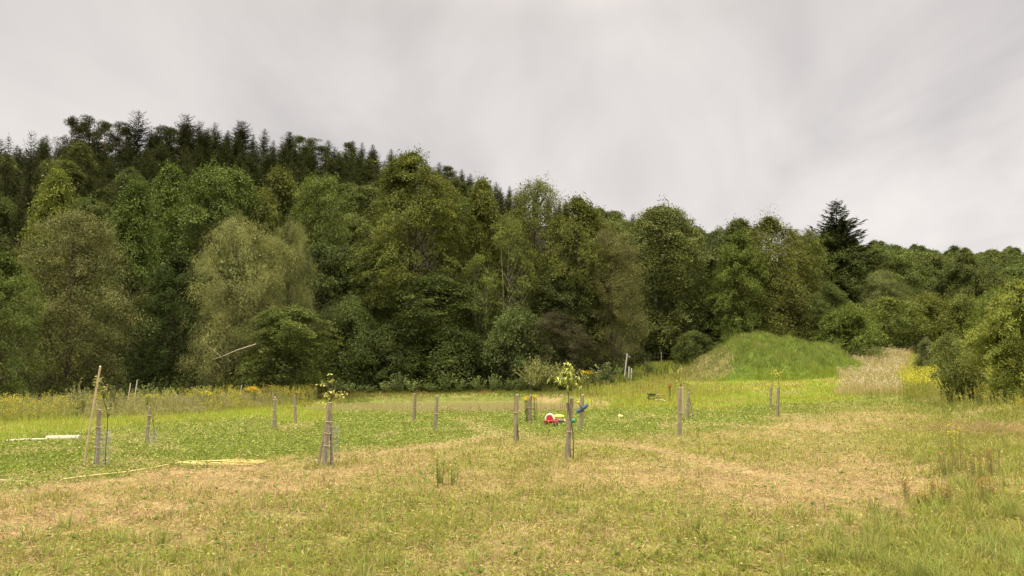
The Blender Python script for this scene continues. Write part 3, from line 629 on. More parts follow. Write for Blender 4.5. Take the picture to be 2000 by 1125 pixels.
V['a5'] = broadleaf(25, 18, 5, 480, 120, .17, .06, shape='dome', pr=.75, flat=.6, rough=.45, gap=.44)
V['fine'] = broadleaf(14, 18, 5, 560, 150, .125, .05, shape='round', pr=.8, flat=.8, up=.6, droop=.2, gap=.36)      # fine leaves
V['willow'] = broadleaf(15, 18, 5.6, 470, 210, .17, .08, shape='round', pr=.85, flat=1.0, up=.5, droop=.7, lw=.26, rough=.55, gap=.42, sag=.6)
V['horn'] = broadleaf(16, 16, 4.6, 750, 135, .14, .03, shape='dome', pr=1.0, flat=.25, droop=.75, up=.6, sag=1.)
V['thin'] = broadleaf(17, 18, 4.4, 230, 100, .16, .22, shape='col', pr=.75, pale=True, trunk_r=.15, stems=2, gap=.42)
V['edge'] = broadleaf(27, 8, 3.2, 1050, 120, .095, -.04, shape='dome', pr=.5, flat=.5, stems=3, rough=.42, gap=.37, trunk_r=.12, up=.8)
V['bush'] = broadleaf(28, 2.8, 1.4, 480, 80, .065, -.04, shape='dome', pr=.26, flat=.5, stems=4, rough=.45, gap=.36, trunk_r=.05, up=.9)
V['low'] = broadleaf(18, 6, 3.4, 300, 110, .14, -.02, shape='round', pr=.6, flat=.5, stems=3, trunk_r=.12, rough=.4)
V['low2'] = broadleaf(19, 6, 3.2, 300, 110, .125, -.02, shape='dome', pr=.55, flat=.6, stems=4, trunk_r=.1, up=.4, rough=.4)
V['far1'] = broadleaf(20, 16, 4.4, 230, 56, .32, .06, pr=1.0, shape='dome', keep_raw=True, rough=.4)
V['far2'] = broadleaf(21, 16, 4.2, 230, 56, .31, .06, pr=.95, shape='round', keep_raw=True, rough=.4)
V['far3'] = broadleaf(22, 17, 3.8, 230, 56, .30, .08, pr=.9, shape='cone', keep_raw=True, rough=.4)
V['s1'] = spruce(31, 20, 3.6, .5, 9, 38, .35, .08, .55, .72); V['s2'] = spruce(32, 20, 3.6, .6, 8, 38, .5, .1, .6, .6); V['s3'] = spruce(33, 19, 4.0, .6, 9, 40, .55, .12, .6, .55)
V['sbig'] = spruce(34, 22, 5.0, .5, 12, 110, .5, .03, .7, .7); V['fir'] = spruce(35, 20, 3.6, .7, 8, 44, .55, .25, .55, .45); V['p1'] = pine(41); V['p2'] = pine(42, 20, 3.0)
def tree(kind, X, Y, H, Rm, color, label, cat, name, group=None, rz=None, z=None):
    mt, mc, h0, r0 = V[kind]; zb = float(terrain(X, Y)) if z is None else z
    o = empty(name, (X, Y, zb), rs.uniform(0, 6.283) if rz is None else rz); s = Rm / r0; o.scale = (s, s, H / h0)
    child('trunk', mt, o); child('crown', mc, o, color); tag(o, label, cat, group); return o
def tree_px(kind, px, top, hw, D, color, label, name='broadleaf_tree', cat='tree', group=None, rz=None):
    X = Xat(px, D); zb = float(terrain(X, D)); zt = P(px, top, D)[2]
    p = P(px, top, D); return tree(kind, p[0], D, zt - zb, hw / F * D * 1.08, color, label, cat, name, group, rz)
OL = (.115, .125, .030); GR = (.085, .115, .026); YG = (.155, .175, .036); DK = (.055, .078, .02); SG = (.215, .215, .09); SAGE = (.11, .135, .055); BR = (.12, .10, .045)
front = [
 ('a5', 5, 500, 78, 50, (.095, .12, .03), 'bright green broadleaf tree cut by the left edge of the photo, low down'),
 ('fine', 150, 418, 112, 60, (.125, .125, .05), 'grey olive fine leaved tree behind the tall leaning pole at the left'),
 ('a4', 108, 333, 80, 84, YG, 'yellow green tree rising over the grey olive one at the left'),
 ('a4', 262, 355, 88, 72, GR, 'tall fresh green tree between the grey olive tree and the silvery willow'),
 ('a4', 335, 325, 78, 95, (.10, .13, .03), 'green tree top below the hillside pines at the left'),
 ('a2', 440, 330, 92, 92, (.10, .13, .032), 'broad green crown rising just above the silvery willow'),
 ('a5', 545, 338, 75, 95, OL, 'yellowish crown above the round right lobe of the silvery willow'),
 ('a3', 630, 345, 70, 92, (.105, .13, .03), 'narrow crown left of the tallest dome shaped tree'),
 ('a5', 345, 500, 70, 70, DK, 'dark tree in the gap left of the silvery willow'),
 ('willow', 470, 408, 84, 66, SG, 'big silvery willow with a pale billowing crown'),
 ('willow', 568, 418, 52, 70, (.17, .175, .07), 'smaller round silvery crown just right of the big willow'),
 ('a2', 650, 480, 85, 74, (.075, .095, .028), 'dark green tree between willow and tallest tree'),
 ('fine', 610, 560, 85, 66, (.085, .09, .035), 'dull olive tree low between the willow and the centre'),
 ('a2', 560, 600, 84, 63, (.10, .12, .032), 'light green shrubby tree at the willow foot'),
 ('low2', 680, 588, 62, 62, (.095, .12, .038), 'green shrubby tree with pale top below the tall dome'),
 ('big', 808, 306, 128, 84, (.115, .128, .027), 'tallest dome shaped tree in the middle of the wood edge'),
 ('a3', 730, 468, 62, 72, (.09, .11, .028), 'tree leaning on the left side of the tallest dome'),
 ('a2', 850, 540, 95, 68, (.078, .098, .024), 'dark spreading tree under the tallest dome'),
 ('a4', 938, 356, 72, 84, OL, 'upright tree just right of the tallest dome'),
 ('fine', 1045, 358, 82, 88, (.115, .125, .03), 'airy olive tree with sky showing in its top'),
 ('thin', 990, 430, 62, 74, (.13, .15, .034), 'thin birch like tree with pale bare stems'),
 ('thin', 935, 500, 45, 70, (.125, .15, .035), 'slender light green tree with two stems left of the birch like one'),
 ('a5', 1125, 394, 88, 84, (.11, .12, .028), 'large olive tree near the right end of the main wood'),
 ('fine', 1190, 450, 62, 74, (.14, .135, .055), 'greyish rounded tree closing the main wood on its right'),
 ('a2', 1100, 520, 72, 72, (.07, .085, .025), 'dark tree below the large olive one'),
 ('low', 1010, 605, 68, 62, (.10, .125, .04), 'green shrubby tree with bright leaf tips below the birch like tree'),
 ('fine', 1085, 610, 60, 64, (.085, .075, .042), 'brownish grey shrubby tree above the pale green willow bush'),
 ('low2', 880, 640, 90, 62, (.07, .09, .024), 'dark low tree hanging over the shore behind the pond'),
 ('low', 760, 640, 70, 62, (.078, .10, .028), 'dark low tree left of the pond'),
 ('a2', 1262, 440, 58, 108, SAGE, 'sage green tree just right of the gap in the wood'),
 ('a3', 1330, 440, 62, 112, (.10, .12, .045), 'tall sage green tree with bare trunks below'),
 ('a1', 1400, 446, 50, 125, SAGE, 'sage green tree top behind the narrow dark spruce'),
 ('a5', 1440, 458, 60, 90, (.12, .15, .034), 'light green maple like tree left of the brownish crown'),
 ('horn', 1502, 412, 84, 92, (.125, .13, .033), 'big brown tinged tree with drooping layers behind the mound'),
 ('a3', 1565, 450, 52, 96, (.105, .12, .03), 'olive tree on the right shoulder of the brown tinged one'),
 ('a5', 1618, 555, 42, 88, (.11, .135, .04), 'small green tree at the foot of the big dark spruce'),
 ('fine', 1725, 528, 48, 112, (.15, .165, .06), 'pale olive poplar like tree standing up out of the hedge'),
 ('low2', 1655, 600, 62, 86, (.13, .16, .036), 'bright low hedge tree right behind the mound'),
 ('low', 1735, 585, 66, 98, (.12, .14, .03), 'hedge tree in front of the poplar like one'),
 ('low2', 1805, 580, 66, 100, (.13, .14, .03), 'yellowish hedge tree above the white flower meadow'),
 ('low', 1880, 578, 58, 98, (.115, .13, .028), 'hedge tree behind the dark round bush'),
 ('low2', 1945, 570, 55, 90, (.125, .15, .032), 'hedge tree behind the bright tree at the right edge'),
]
CW, CH = 580, 170                      # coverage of the view by crowns met so far, in cells of 5 x 5 photograph pixels from (-450, 150)
cover = np.zeros((CH, CW), bool); cyy, cxx = np.mgrid[0:CH, 0:CW]
def crown_cells(px, top, base, hw, k=1.0):
    cx, cy0, cy1 = (px + 450) / 5, (top - 150) / 5, (base - 150) / 5; h = cy1 - cy0; cy = cy0 + h * .5
    return ((cxx - cx) / max(.6, hw / 5 * k)) ** 2 + (np.abs(cyy - cy) / max(.6, h * .5 * (k if k < 1 else 1))) ** 2.6 < 1
for kd, px, top, hw, D, c, lab in front:
    if 590 < px < 1230 and D < 80: D = 76 + (D - 62) * .5
    k_ = .80 if c[1] < .102 else .97; c = (c[0] * .97 * k_, c[1] * 1.08 * k_, c[2] * .9 * k_)
    tree_px(kd, px, top, hw, D, c, lab)
    cover |= crown_cells(px, top, 760, hw, .8)
tree_px('sbig', 1632, 392, 98, 122, (.062, .078, .030), 'big dark spruce standing alone above the hedge right of the mound', 'spruce')
tree_px('s1', 1385, 455, 38, 98, (.055, .068, .025), 'narrow dark spruce between sage green trees and maple like tree', 'spruce')
tree_px('low', 1352, 648, 40, 88, (.10, .13, .03), 'dark green bush at the wood edge left of the mound', 'shrub', 'bush')
tree_px('low2', 1280, 655, 38, 96, (.06, .08, .02), 'dark bush under the sage green trees', 'shrub', 'bush')
# trees growing on beyond the frame on either side
for kd, px, top, hw, D in (('a1', -110, 420, 90, 62), ('a3', -190, 380, 90, 66), ('a2', -290, 400, 100, 60)):
    tree_px(kd, px, top, hw, D, (.095, .125, .028), 'green wood edge tree left of the picture', group='wood edge trees beyond the left edge')
# wooded hillside
hr = np.random.RandomState(77); cand = []
LIMP, LIM = [0, 110, 150, 450, 900, 1000, 1150, 1400, 1560, 1700], [0, 0, .22, .30, .40, .50, .78, .88, .92, .93]
for kind_ in (0, 1):                       # 1: conifer stand, 0: broadleaf wood
    Y = 92.0
    while Y < 640:
        sp = (5.0 + (Y - 92) * .011) if kind_ else (7.6 + (Y - 92) * .017)
        for X in np.arange(-.80 * Y, .80 * Y, sp):
            x, y = X + hr.uniform(-.42, .42) * sp, Y + hr.uniform(-.42, .42) * sp; px = 1000 + x / y * F
            if px < -160 or px > 2160: continue
            R_ = np.interp(px, RPX, RR); S_ = np.interp(px, SPX, SS)
            if y < (S_ + 2 if px < 1200 else S_ - 18) or y > R_ + 28: continue
            t = (y - 90) / (R_ - 90); lim = np.interp(px, LIMP, LIM) + .22 * (float(fbm(x / 18, y / 18, 205, 2)) - .5)
            zone = (t > lim) != (hr.rand() < (.10 if t < .88 else .0))
            if zone != bool(kind_): continue
            cand.append((y, x, px, t, kind_))
        Y += sp * .87
cand.sort(); cnt = {}; broad = []; coni = []; SKY = {}
for y, x, px, t, conif in cand:
    z = float(terrain(x, y)); nz = float(fbm(x / 22, y / 22, 201, 2))
    if 130 < px < 330 and t > .96: continue
    if conif:
        ispine = hr.rand() < (.08 + .12 * (nz > .55)) * (px < 1000); H = hr.uniform(11.5, 16.5) * (1 + .06 * (nz - .5)); Rm = H * hr.uniform(.20, .30)
        kd = ('p1', 'p2')[hr.randint(2)] if ispine else ('s1', 's2', 's3')[hr.randint(3)]
        if ispine: H *= .95; Rm = H * .27
    else:
        ispine = False; H = hr.uniform(12, 17) * (1.15 if px > 1150 else 1); Rm = H * hr.uniform(.32, .42)
        kd = ('far1', 'far2', 'far3')[hr.randint(3)] if y > 175 else ('a1', 'a2', 'a4', 'a5')[hr.randint(4)]
    _, ty = proj(x, y, z + H); _, by_ = proj(x, y, z + H * .08); hwp = Rm / y * F
    ce = crown_cells(px, ty, by_, hwp); vis = int((ce & ~cover).sum()); al = max(1, int(ce.sum()))
    if vis < 2 or vis / al < .10: continue
    cover |= crown_cells(px, ty, by_, hwp, .72)
    v = hr.uniform(.8, 1.2); d = min(1, (y - 90) / 450)
    if conif: c = np.array([.072, .092, .030]) * v * ([1.15, 1.1, 1.0] if ispine else [1, 1, 1])
    else:
        c = np.array([.092, .124, .028]) * v * (1 + .12 * (hr.rand(3) - .5)) * (1.08 if px > 1150 else 1)
    SKY[int(px) // 100] = min(SKY.get(int(px) // 100, 999), int(ty))
    if not conif: broad.append((vis, kd, x, y, z, H, Rm, c, px)); continue
    coni.append((vis, 'pine' if ispine else 'spruce', kd, x, y, z, H, Rm, c, px))
coni.sort(key=lambda q_: -q_[0])
for vis, K, kd, x, y, z, H, Rm, c, px in coni:
    if cnt.get(K, 0) >= 275: continue
    cnt[K] = cnt.get(K, 0) + 1
    wd = {'pine': 'round topped pine', 'spruce': 'pointed dark spruce', 'broadleaf_tree': 'green broadleaf tree'}[K]
    pos = 'on the high wooded hill at the left' if px < 1000 else 'on the lower distant slope at the right'
    tree(kd, x, y, H, Rm, c, f'{wd} among many {pos}', 'tree', K, f'{wd}s {pos}')
broad.sort(key=lambda q_: -q_[0])
for vis, kd, x, y, z, H, Rm, c, px in broad[:240]:
    pos = 'on the high wooded hill at the left' if px < 1000 else 'on the lower distant slope at the right'
    tree(kd, x, y, H, Rm, c, f'green broadleaf tree among many {pos}', 'tree', 'broadleaf_tree', f'broadleaf trees {pos}')
if len(broad) > 240:
    mb = MB()
    for vis, kd, x, y, z, H, Rm, c, px in broad[240:]:
        v4, c4 = RAW[{'far1': 20, 'far2': 21, 'far3': 22}.get(kd, 20)]; st = 3; sel = hr.randint(0, len(v4), len(v4) // st); q4 = v4[sel]; m4 = q4.mean(1, keepdims=True); q4 = m4 + (q4 - m4) * 1.6
        sc3 = np.array([Rm / V[kd][3], Rm / V[kd][3], H / V[kd][2]]); q4 = q4 * sc3 + [x, y, z]; mb.add(q4.reshape(-1, 3), np.arange(4 * len(q4)).reshape(-1, 4), (c4[sel] * c).reshape(-1, 3))
    o = mb.build('distant_wood', M_leaf); o.color = (1, 1, 1, 1); tag(o, 'small far off tree crowns of the wooded slope reading as one mass', 'wood', kind='stuff')

# the stand of tall pines and two tall firs on the skyline at the left
for i, (px, top, D, kd, c, lab) in enumerate([
  (18, 262, 112, 's1', (.055, .068, .026), 'dark spruce at the far left edge of the hillside'), (62, 258, 118, 's3', (.05, .064, .026), 'second dark spruce from the left edge of the hillside'),
  (95, 300, 108, 's2', (.06, .07, .026), 'dark spruce showing above the yellow green tree at the left'), (-15, 330, 92, 's3', (.055, .066, .024), 'spruce cut by the left edge above the bright green tree'), (45, 350, 95, 's1', (.055, .066, .024), 'lower dark spruce between the left edge and the yellow green tree'),
  (145, 232, 186, 'p1', (.062, .068, .03), 'leftmost tall pine of the skyline stand'), (180, 230, 190, 'p2', (.062, .075, .03), 'tall pine with bare red trunk, second in the skyline stand'),
  (205, 238, 186, 'p1', (.07, .08, .03), 'tall pine with long bare trunk in the middle of the skyline stand'), (228, 240, 192, 'p2', (.062, .072, .03), 'tall pine just left of the tall pointed fir'),
  (250, 250, 190, 'p1', (.06, .07, .03), 'lower pine at the foot of the pointed fir'), (163, 236, 194, 'p1', (.055, .068, .026), 'pine set behind the two leftmost ones of the skyline stand'),
  (272, 216, 190, 'fir', (.05, .055, .03), 'tall pointed fir highest on the skyline'), (366, 224, 196, 'fir', (.055, .06, .03), 'tall spreading fir second highest on the skyline'),
  (312, 246, 192, 'p2', (.065, .078, .028), 'pine between the two tall firs on the skyline'), (335, 250, 190, 'p1', (.065, .078, .028), 'round pine just left of the spreading fir'),
  (475, 243, 205, 'fir', (.055, .06, .03), 'ragged fir on the skyline right of the two tall ones')]):
    tree_px(kd, px, top, 26 if kd[0] == 'p' else 34, D, c, lab, 'pine' if kd[0] == 'p' else 'fir')
# bushes on the right
tree_px('edge', 1992, 552, 80, 38, (.185, .225, .042), 'bright yellow green tree at the right edge of the meadow')
tree_px('bush', 1860, 656, 44, 43, (.13, .16, .036), 'dark round bush left of the bright tree', 'shrub', 'bush')
tree_px('bush', 1806, 664, 21, 62, (.15, .18, .07), 'small pale bush between goldenrod and dark round bush', 'shrub', 'bush')

def sprout(seed, H=2.2, R=1.1, n=40, L=.13, W=.03, arch=.25, leafn=45):
    """many-stemmed bush of upright shoots"""
    r = np.random.RandomState(seed); mt, ml = MB(), MB()
    for i in range(n):
        a = r.uniform(0, 6.283); sp = r.rand() ** .7; h = H * r.uniform(.6, 1) * (1 - .35 * sp); ts = np.linspace(0, 1, 5)
        pts = np.stack([np.cos(a) * R * sp * (.15 + ts ** (1 + arch)), np.sin(a) * R * sp * (.15 + ts ** (1 + arch)), h * ts], 1); pts[:, :2] += r.normal(size=2) * .03
        tube(mt, pts, np.linspace(.016, .005, 5), 3, cap=False)
        m = leafn; tt = r.uniform(.1, 1.02, m); pos = np.stack([np.interp(tt, ts, pts[:, k]) for k in range(3)], 1); aa = r.uniform(0, 6.283, m)
        leaves(ml, pos, np.stack([np.cos(aa), np.sin(aa), r.uniform(.2, 1.3, m)], 1), unit(r.normal(size=(m, 3)) + [0, 0, .6]), L * r.uniform(.6, 1.2, m), W, np.ones((m, 3)) * r.uniform(.7, 1.3, (m, 1)) * r.uniform(.85, 1.15))
    return mt.mesh('stems', M_thin), ml.mesh('foliage', M_leaf), H, R
SPV = [sprout(51), sprout(52, 2.2, 1.0, 26, .16, .09, .1, 34), sprout(53, 2.2, 1.3, 70, .15, .03, .4, 60)]
def sprout_px(v, px, base, top, hw, color, label, D=None, name='shrub', cat='bush', group=None):
    g = G(px, base) if D is None else np.array([Xat(px, D), D, float(terrain(Xat(px, D), D))])
    mt, mf, h0, r0 = SPV[v]; H = P(px, top, g[1])[2] - g[2]; R = hw / F * g[1]
    o = empty(name, g, rs.uniform(0, 6)); o.scale = (R / r0, R / r0, H / h0); child('stems', mt, o); child('foliage', mf, o, color); tag(o, label, cat, group)
sprout_px(0, 160, 0, 736, 34, (.29, .31, .12), 'silvery willow bush behind the leaning pole', 40.5)
sprout_px(2, 1048, 0, 680, 42, (.26, .28, .09), 'large feathery willow bush behind the pond, left of its twin', 71)
sprout_px(2, 1098, 0, 700, 36, (.24, .26, .08), 'feathery willow bush behind the leafy sapling', 71)
sprout_px(1, 1188, 0, 700, 32, (.17, .22, .08), 'green bush left of the leaning fence pipe', 73)
sprout_px(1, 1160, 0, 722, 22, (.17, .20, .06), 'low bush with yellow flowers behind the second sapling', 72)
sprout_px(0, 1265, 0, 697, 20, (.17, .22, .07), 'small bush right of the leaning fence pipe', 80)
for px, top, hw in ((625, 742, 22), (660, 735, 20), (690, 738, 22), (722, 742, 20), (752, 738, 22), (783, 722, 16), (808, 732, 22), (838, 738, 20), (868, 726, 22), (900, 735, 24), (935, 726, 22), (962, 718, 20), (992, 730, 24), (1016, 735, 18), (520, 742, 20), (560, 748, 22), (590, 745, 20), (395, 750, 22), (340, 745, 26), (300, 750, 22)):
    sprout_px(1, px, 0, top + rs.uniform(-12, 9), hw * rs.uniform(.7, 1.2), np.array([.19, .24, .08]) * rs.uniform(.75, 1.2), 'knee to man high grey green bush in the row at the foot of the wood', np.interp(px, [300, 500, 620, 1016], [50, 62, 70, 72]), group='bushes in the row along the foot of the wood')
sprout_px(1, 228, 0, 745, 20, (.16, .18, .07), 'small dark bush in the weeds right of the leaning pole', 44)

# dead branch and bare trunks in the wood edge
mb = MB(); p0 = P(462, 684, 57); p1 = P(432, 697, 56.6); p2 = P(416, 702, 56.4); q1 = P(412, 680, 56.4); q2 = P(404, 672, 56.2)
tube(mb, [P(500, 672, 58), p0, p1, p2], [.035, .03, .02, .008], 4); tube(mb, [p1, q1, q2], [.02, .015, .007], 4)
bt = mb.build('dead_branch', M_palebark); tag(bt, 'pale forked dead branch sticking out of the dark wood below the willow', 'branch')

# ------------------------------------------------------------------ stakes, saplings, guards
def rough_post(r_, H, lean=(0, 0), top='flat', seed=0, sides=8):
    r = np.random.RandomState(seed); mb = MB(); n = 7; ts = np.linspace(0, 1, n); th_ = np.arange(sides) * 6.283 / sides
    prof_ = 1 + r.uniform(-.14, .14, sides); pts = []
    for i, t in enumerate(ts):
        c = np.array([lean[0] * t + .012 * math.sin(3 * t + seed), lean[1] * t, H * t - .15 * (i == 0)]); rad = r_ * (1.08 - .2 * t) * prof_ * (1 + r.uniform(-.05, .05, sides))
        pts.append(np.stack([c[0] + rad * np.cos(th_), c[1] + rad * np.sin(th_), np.full(sides, c[2]) + (r.uniform(-.02, .02, sides) if i == n - 1 else 0)], 1))
    v = np.concatenate(pts); i = np.arange(n - 1)[:, None] * sides; j = np.arange(sides)[None]; k = (j + 1) % sides
    mb.add(v, np.stack([i + j, i + k, i + sides + k, i + sides + j], -1).reshape(-1, 4))
    top_c = pts[-1].mean(0) + [0, 0, .02]; mb.add(np.vstack([pts[-1], top_c]), [[a_, (a_ + 1) % sides, sides] for a_ in range(sides)])
    return mb
def stake(px, by, tx, ty, wpx, label, seed, mat=None, tie=(.6,), depth=None, name='wooden_stake'):
    g = G(px, by) if depth is None else np.array([Xat(px, depth), depth, float(terrain(Xat(px, depth), depth))])
    t = P(tx, ty, g[1]); H = t[2] - g[2]; o = empty(name, g); r_ = wpx / 2 / F * g[1]
    rough_post(r_, H, (t[0] - g[0], 0), seed=seed).build('post', mat or M_wood, o)
    for q_ in tie:
        m2_ = MB(); a_ = np.linspace(0, 6.283, 13); c = np.array([(t[0] - g[0]) * q_, 0, H * q_])
        tube(m2_, np.stack([c[0] + r_ * 1.12 * np.cos(a_), r_ * 1.12 * np.sin(a_), c[2] + .01 * np.sin(2 * a_)], 1), .011, 5, (.42, .36, .26), cap=False)
        tube(m2_, [c + [r_, 0, 0], c + [r_ + .04, -.02, .0]], .009, 4, (.42, .36, .26))
        m2_.build('tie', M_plain, o)
    tag(o, label, 'stake'); return g, H
def sapling(px, by, pts_px, label, crowns, seed, D, rad=.014, color=(.30, .36, .06), L=.13, W=.045, twigs=4, droop=.5):
    """pts_px: trunk polyline in photo pixels at depth D; crowns: (px, py, radius_m, leaves)"""
    r = np.random.RandomState(seed); pw = [P(a_, b_, D) for a_, b_ in pts_px]; g = np.array([pw[0][0], D, float(terrain(pw[0][0], D))]); pw[0] = g - [0, 0, .1]
    o = empty('young_tree', g); mt, ml = MB(), MB(); pw = np.array(pw) - g
    s = np.linspace(0, len(pw) - 1, 16); pp = np.stack([np.interp(s, range(len(pw)), pw[:, k]) for k in range(3)], 1); pp[:, 0] += .012 * np.sin(s * 3 + seed)
    tube(mt, pp, np.linspace(rad, rad * .45, 16), 6)
    for cpx, cpy, cr, nlv in crowns:
        c = P(cpx, cpy, D) - g; st = pp[np.argmin(np.linalg.norm(pp - (c - [0, 0, cr * .8]), axis=1))]
        for q_ in range(twigs):
            e = c + unit(r.normal(size=3)) * cr * .8 * [1, 1, 1]; m_ = (st + e) / 2 + [0, 0, cr * .25]; tw = np.array([st, m_, e]); tube(mt, tw, [rad * .45, rad * .3, .003], 4, cap=False)
            m = max(3, int(nlv * 1.2) // twigs); LS = 1.08 if L > .15 else .82; tt = r.uniform(.25, 1.05, m); pos = np.stack([np.interp(tt * 2, range(3), tw[:, k]) for k in range(3)], 1); aa = r.uniform(0, 6.283, m)
            ax = unit(np.stack([np.cos(aa), np.sin(aa), r.uniform(-droop * 1.6, .5, m)], 1)); nr = unit(r.normal(size=(m, 3)) * .5 + [0, 0, 1]); LL = L * LS * r.uniform(.6, 1.15, m)
            cc = np.ones((m, 3)) * r.uniform(.75, 1.25, (m, 1)); sd = unit(np.cross(ax, nr)) ; W_ = W * r.uniform(.8, 1.2, m)
            mid = pos + ax * LL[:, None] * .5; tip = mid + unit(ax + [0, 0, -droop]) * LL[:, None] * .5; lw_ = sd * (W_ / 2)[:, None]
            v = np.stack([pos, mid - lw_, tip, mid + lw_], 1).reshape(-1, 3); ml.add(v, np.arange(4 * m).reshape(m, 4), np.repeat(cc, 4, 0))
    mt.build('trunk', M_thin, o, True); cr_ = ml.build('crown', M_leaf, o); cr_.color = (*color, 1); tag(o, label, 'young tree'); return g
def guard(px, by, ty, wpx, label, seed=0):
    g = G(px, by); H = P(px, ty, g[1])[2] - g[2]; R = wpx / 2 / F * g[1]; mb = MB(); a_ = np.linspace(0, 6.283, 17); r = np.random.RandomState(seed)
    for k in range(int(H / .11) + 1): tube(mb, np.stack([R * np.cos(a_) * (1 + .04 * math.sin(k)), R * np.sin(a_), np.full(17, k * .11 + .03)], 1), .0028, 3, (.36, .36, .34), cap=False)
    for a in a_[:-1]: tube(mb, [[R * math.cos(a), R * math.sin(a), 0], [R * math.cos(a + .05), R * math.sin(a + .05), H]], .0028, 3, (.36, .36, .34), cap=False)
    o = mb.build('wire_guard', M_wire); o.location = g; tag(o, label, 'tree guard')
# 1: leftmost group with tall pole
g, H = stake(187, 913, 194, 800, 9, 'grey wooden stake beside the tall leaning pole', 1, tie=(.35, .7))
stake(178, 910, 197, 716, 4.5, 'tall pale pole leaning right, tallest of all at the left', 2, M_newwood, (), depth=g[1] - .15, name='leaning_pole')
sapling(207, 913, [(206, 914), (208, 860), (210, 808), (203, 778), (196, 752)], 'young tree with drooping olive leaves at the tall leaning pole', [(197, 752, .24, 46), (188, 742, .2, 26), (204, 766, .2, 30), (212, 795, .26, 22)], 3, g[1] + .05, .012, (.27, .28, .08), .12, .04, 6)
guard(199, 914, 838, 24, 'wire mesh guard round the sapling at the tall leaning pole')
# 2
g, H = stake(287, 868, 292, 797, 6.5, 'grey stake at the left with a thin prop beside it', 4, tie=(.5, .8))
sapling(303, 868, [(303, 869), (300, 835), (296, 806), (294, 788)], 'small sparse young tree on the stake with the thin prop', [(293, 789, .14, 14), (305, 812, .16, 8)], 5, g[1] + .1, .011, (.33, .34, .13), .09, .035)
guard(298, 869, 840, 14, 'wire guard round the small sparse sapling at the left')
# 3, 4
g, H = stake(534, 838, 537, 776, 6, 'knobbly grey stake standing on the grass left of the pond', 6, tie=(.3, .6, .92))
sapling(537, 838, [(539, 838), (539, 800), (540, 772), (541, 762)], 'bare thin young tree on the knobbly stake left of the pond', [(541, 764, .12, 6)], 7, g[1] + .1, .01, (.2, .22, .06), .08, .03)
g, H = stake(576, 828, 576, 770, 5, 'grey brown stake just before the left end of the pond', 8, tie=(.6,))
sapling(579, 828, [(580, 828), (579, 790), (577, 765)], 'thin young tree on the stake at the left end of the pond', [(577, 768, .16, 16)], 9, g[1] + .1, .011, (.2, .22, .06), .08, .03)
# 5
g, H = stake(634, 912, 644, 786, 10, 'stout grey stake of the prominent group left of centre', 10, tie=(.33, .52, .7))
stake(630, 868, 641, 800, 5, 'second thinner stake behind the stout one left of centre', 11, tie=(), depth=g[1] + .5)
g2, _ = stake(656, 905, 646, 806, 3.5, 'slanting thin wooden prop right of the stout stake', 12, M_wood, (), depth=g[1] + .1, name='wooden_prop')
sapling(645, 912, [(645, 912), (646, 850), (643, 790), (641, 760), (645, 735)], 'young tree with yellow green leaf tufts above the stout stake left of centre', [(629, 748, .14, 10), (645, 738, .13, 14), (637, 768, .17, 20), (652, 762, .14, 10), (666, 772, .16, 10), (672, 765, .1, 6), (632, 790, .14, 6)], 13, g[1] + .12, .014, (.38, .40, .10), .12, .05, 4)
guard(649, 912, 830, 22, 'wire mesh guard round the stout stake left of centre')
# 6, 7
g, H = stake(807, 823, 811, 769, 6, 'grey stake standing in front of the pond water, left of two', 14, tie=(.5,))
sapling(812, 823, [(812, 823), (813, 790), (812, 765), (816, 755)], 'thin young tree on the left stake before the pond water', [(818, 760, .22, 9)], 15, g[1] - .1, .011, (.2, .22, .06), .09, .03)
g, H = stake(850, 843, 854, 773, 6.5, 'darker leaning stake in front of the pond water, right of two', 16, tie=(.5,))
sapling(852, 843, [(853, 843), (855, 800), (855, 763)], 'bare thin young tree on the right stake before the pond water', [(854, 775, .18, 5)], 17, g[1] + .1, .009, (.2, .22, .06), .08, .03)
# 8, 9
g, H = stake(1007, 863, 1009, 771, 7, 'pale knotty stake at the middle of the meadow', 18, tie=(.62,))
stake(1012, 860, 1010, 828, 2.5, 'short dark rod at the foot of the pale knotty stake', 19, M_thin, (), depth=g[1] - .05, name='metal_rod')
sapling(1004, 862, [(1005, 862), (1005, 800), (1006, 755)], 'bare thin young tree behind the pale knotty stake', [(1006, 762, .12, 6)], 20, g[1] + .1, .01, (.16, .18, .05), .08, .03)
g, H = stake(1033, 826, 1037, 772, 8, 'broad grey stake with yellow flowers beside its top', 21, tie=(.55,))
sapling(1037, 826, [(1038, 826), (1038, 790), (1037, 755), (1036, 738)], 'young tree with small dark leaf crown above the yellow flowers', [(1034, 742, .35, 46), (1046, 748, .25, 20)], 22, g[1] - .12, .012, (.17, .2, .06), .10, .04, 7)
# 10
g, H = stake(1108, 897, 1116, 778, 9.5, 'split grey stake of the leafy sapling right of centre', 23, tie=(.45,))
stake(1113, 860, 1107, 786, 5, 'second grey split slat on the leafy sapling stake', 43, tie=(), depth=g[1] + .08, name='wooden_stake')
sapling(1121, 896, [(1121, 897), (1118, 845), (1112, 800), (1109, 765), (1107, 735), (1106, 718)], 'leafy young tree with long drooping yellow green leaves right of centre', [(1107, 720, .24, 44), (1088, 737, .22, 34), (1104, 742, .26, 42), (1122, 735, .24, 34), (1128, 752, .16, 16), (1106, 709, .16, 20)], 24, g[1] - .15, .016, (.35, .40, .10), .17, .05, 8, .8)
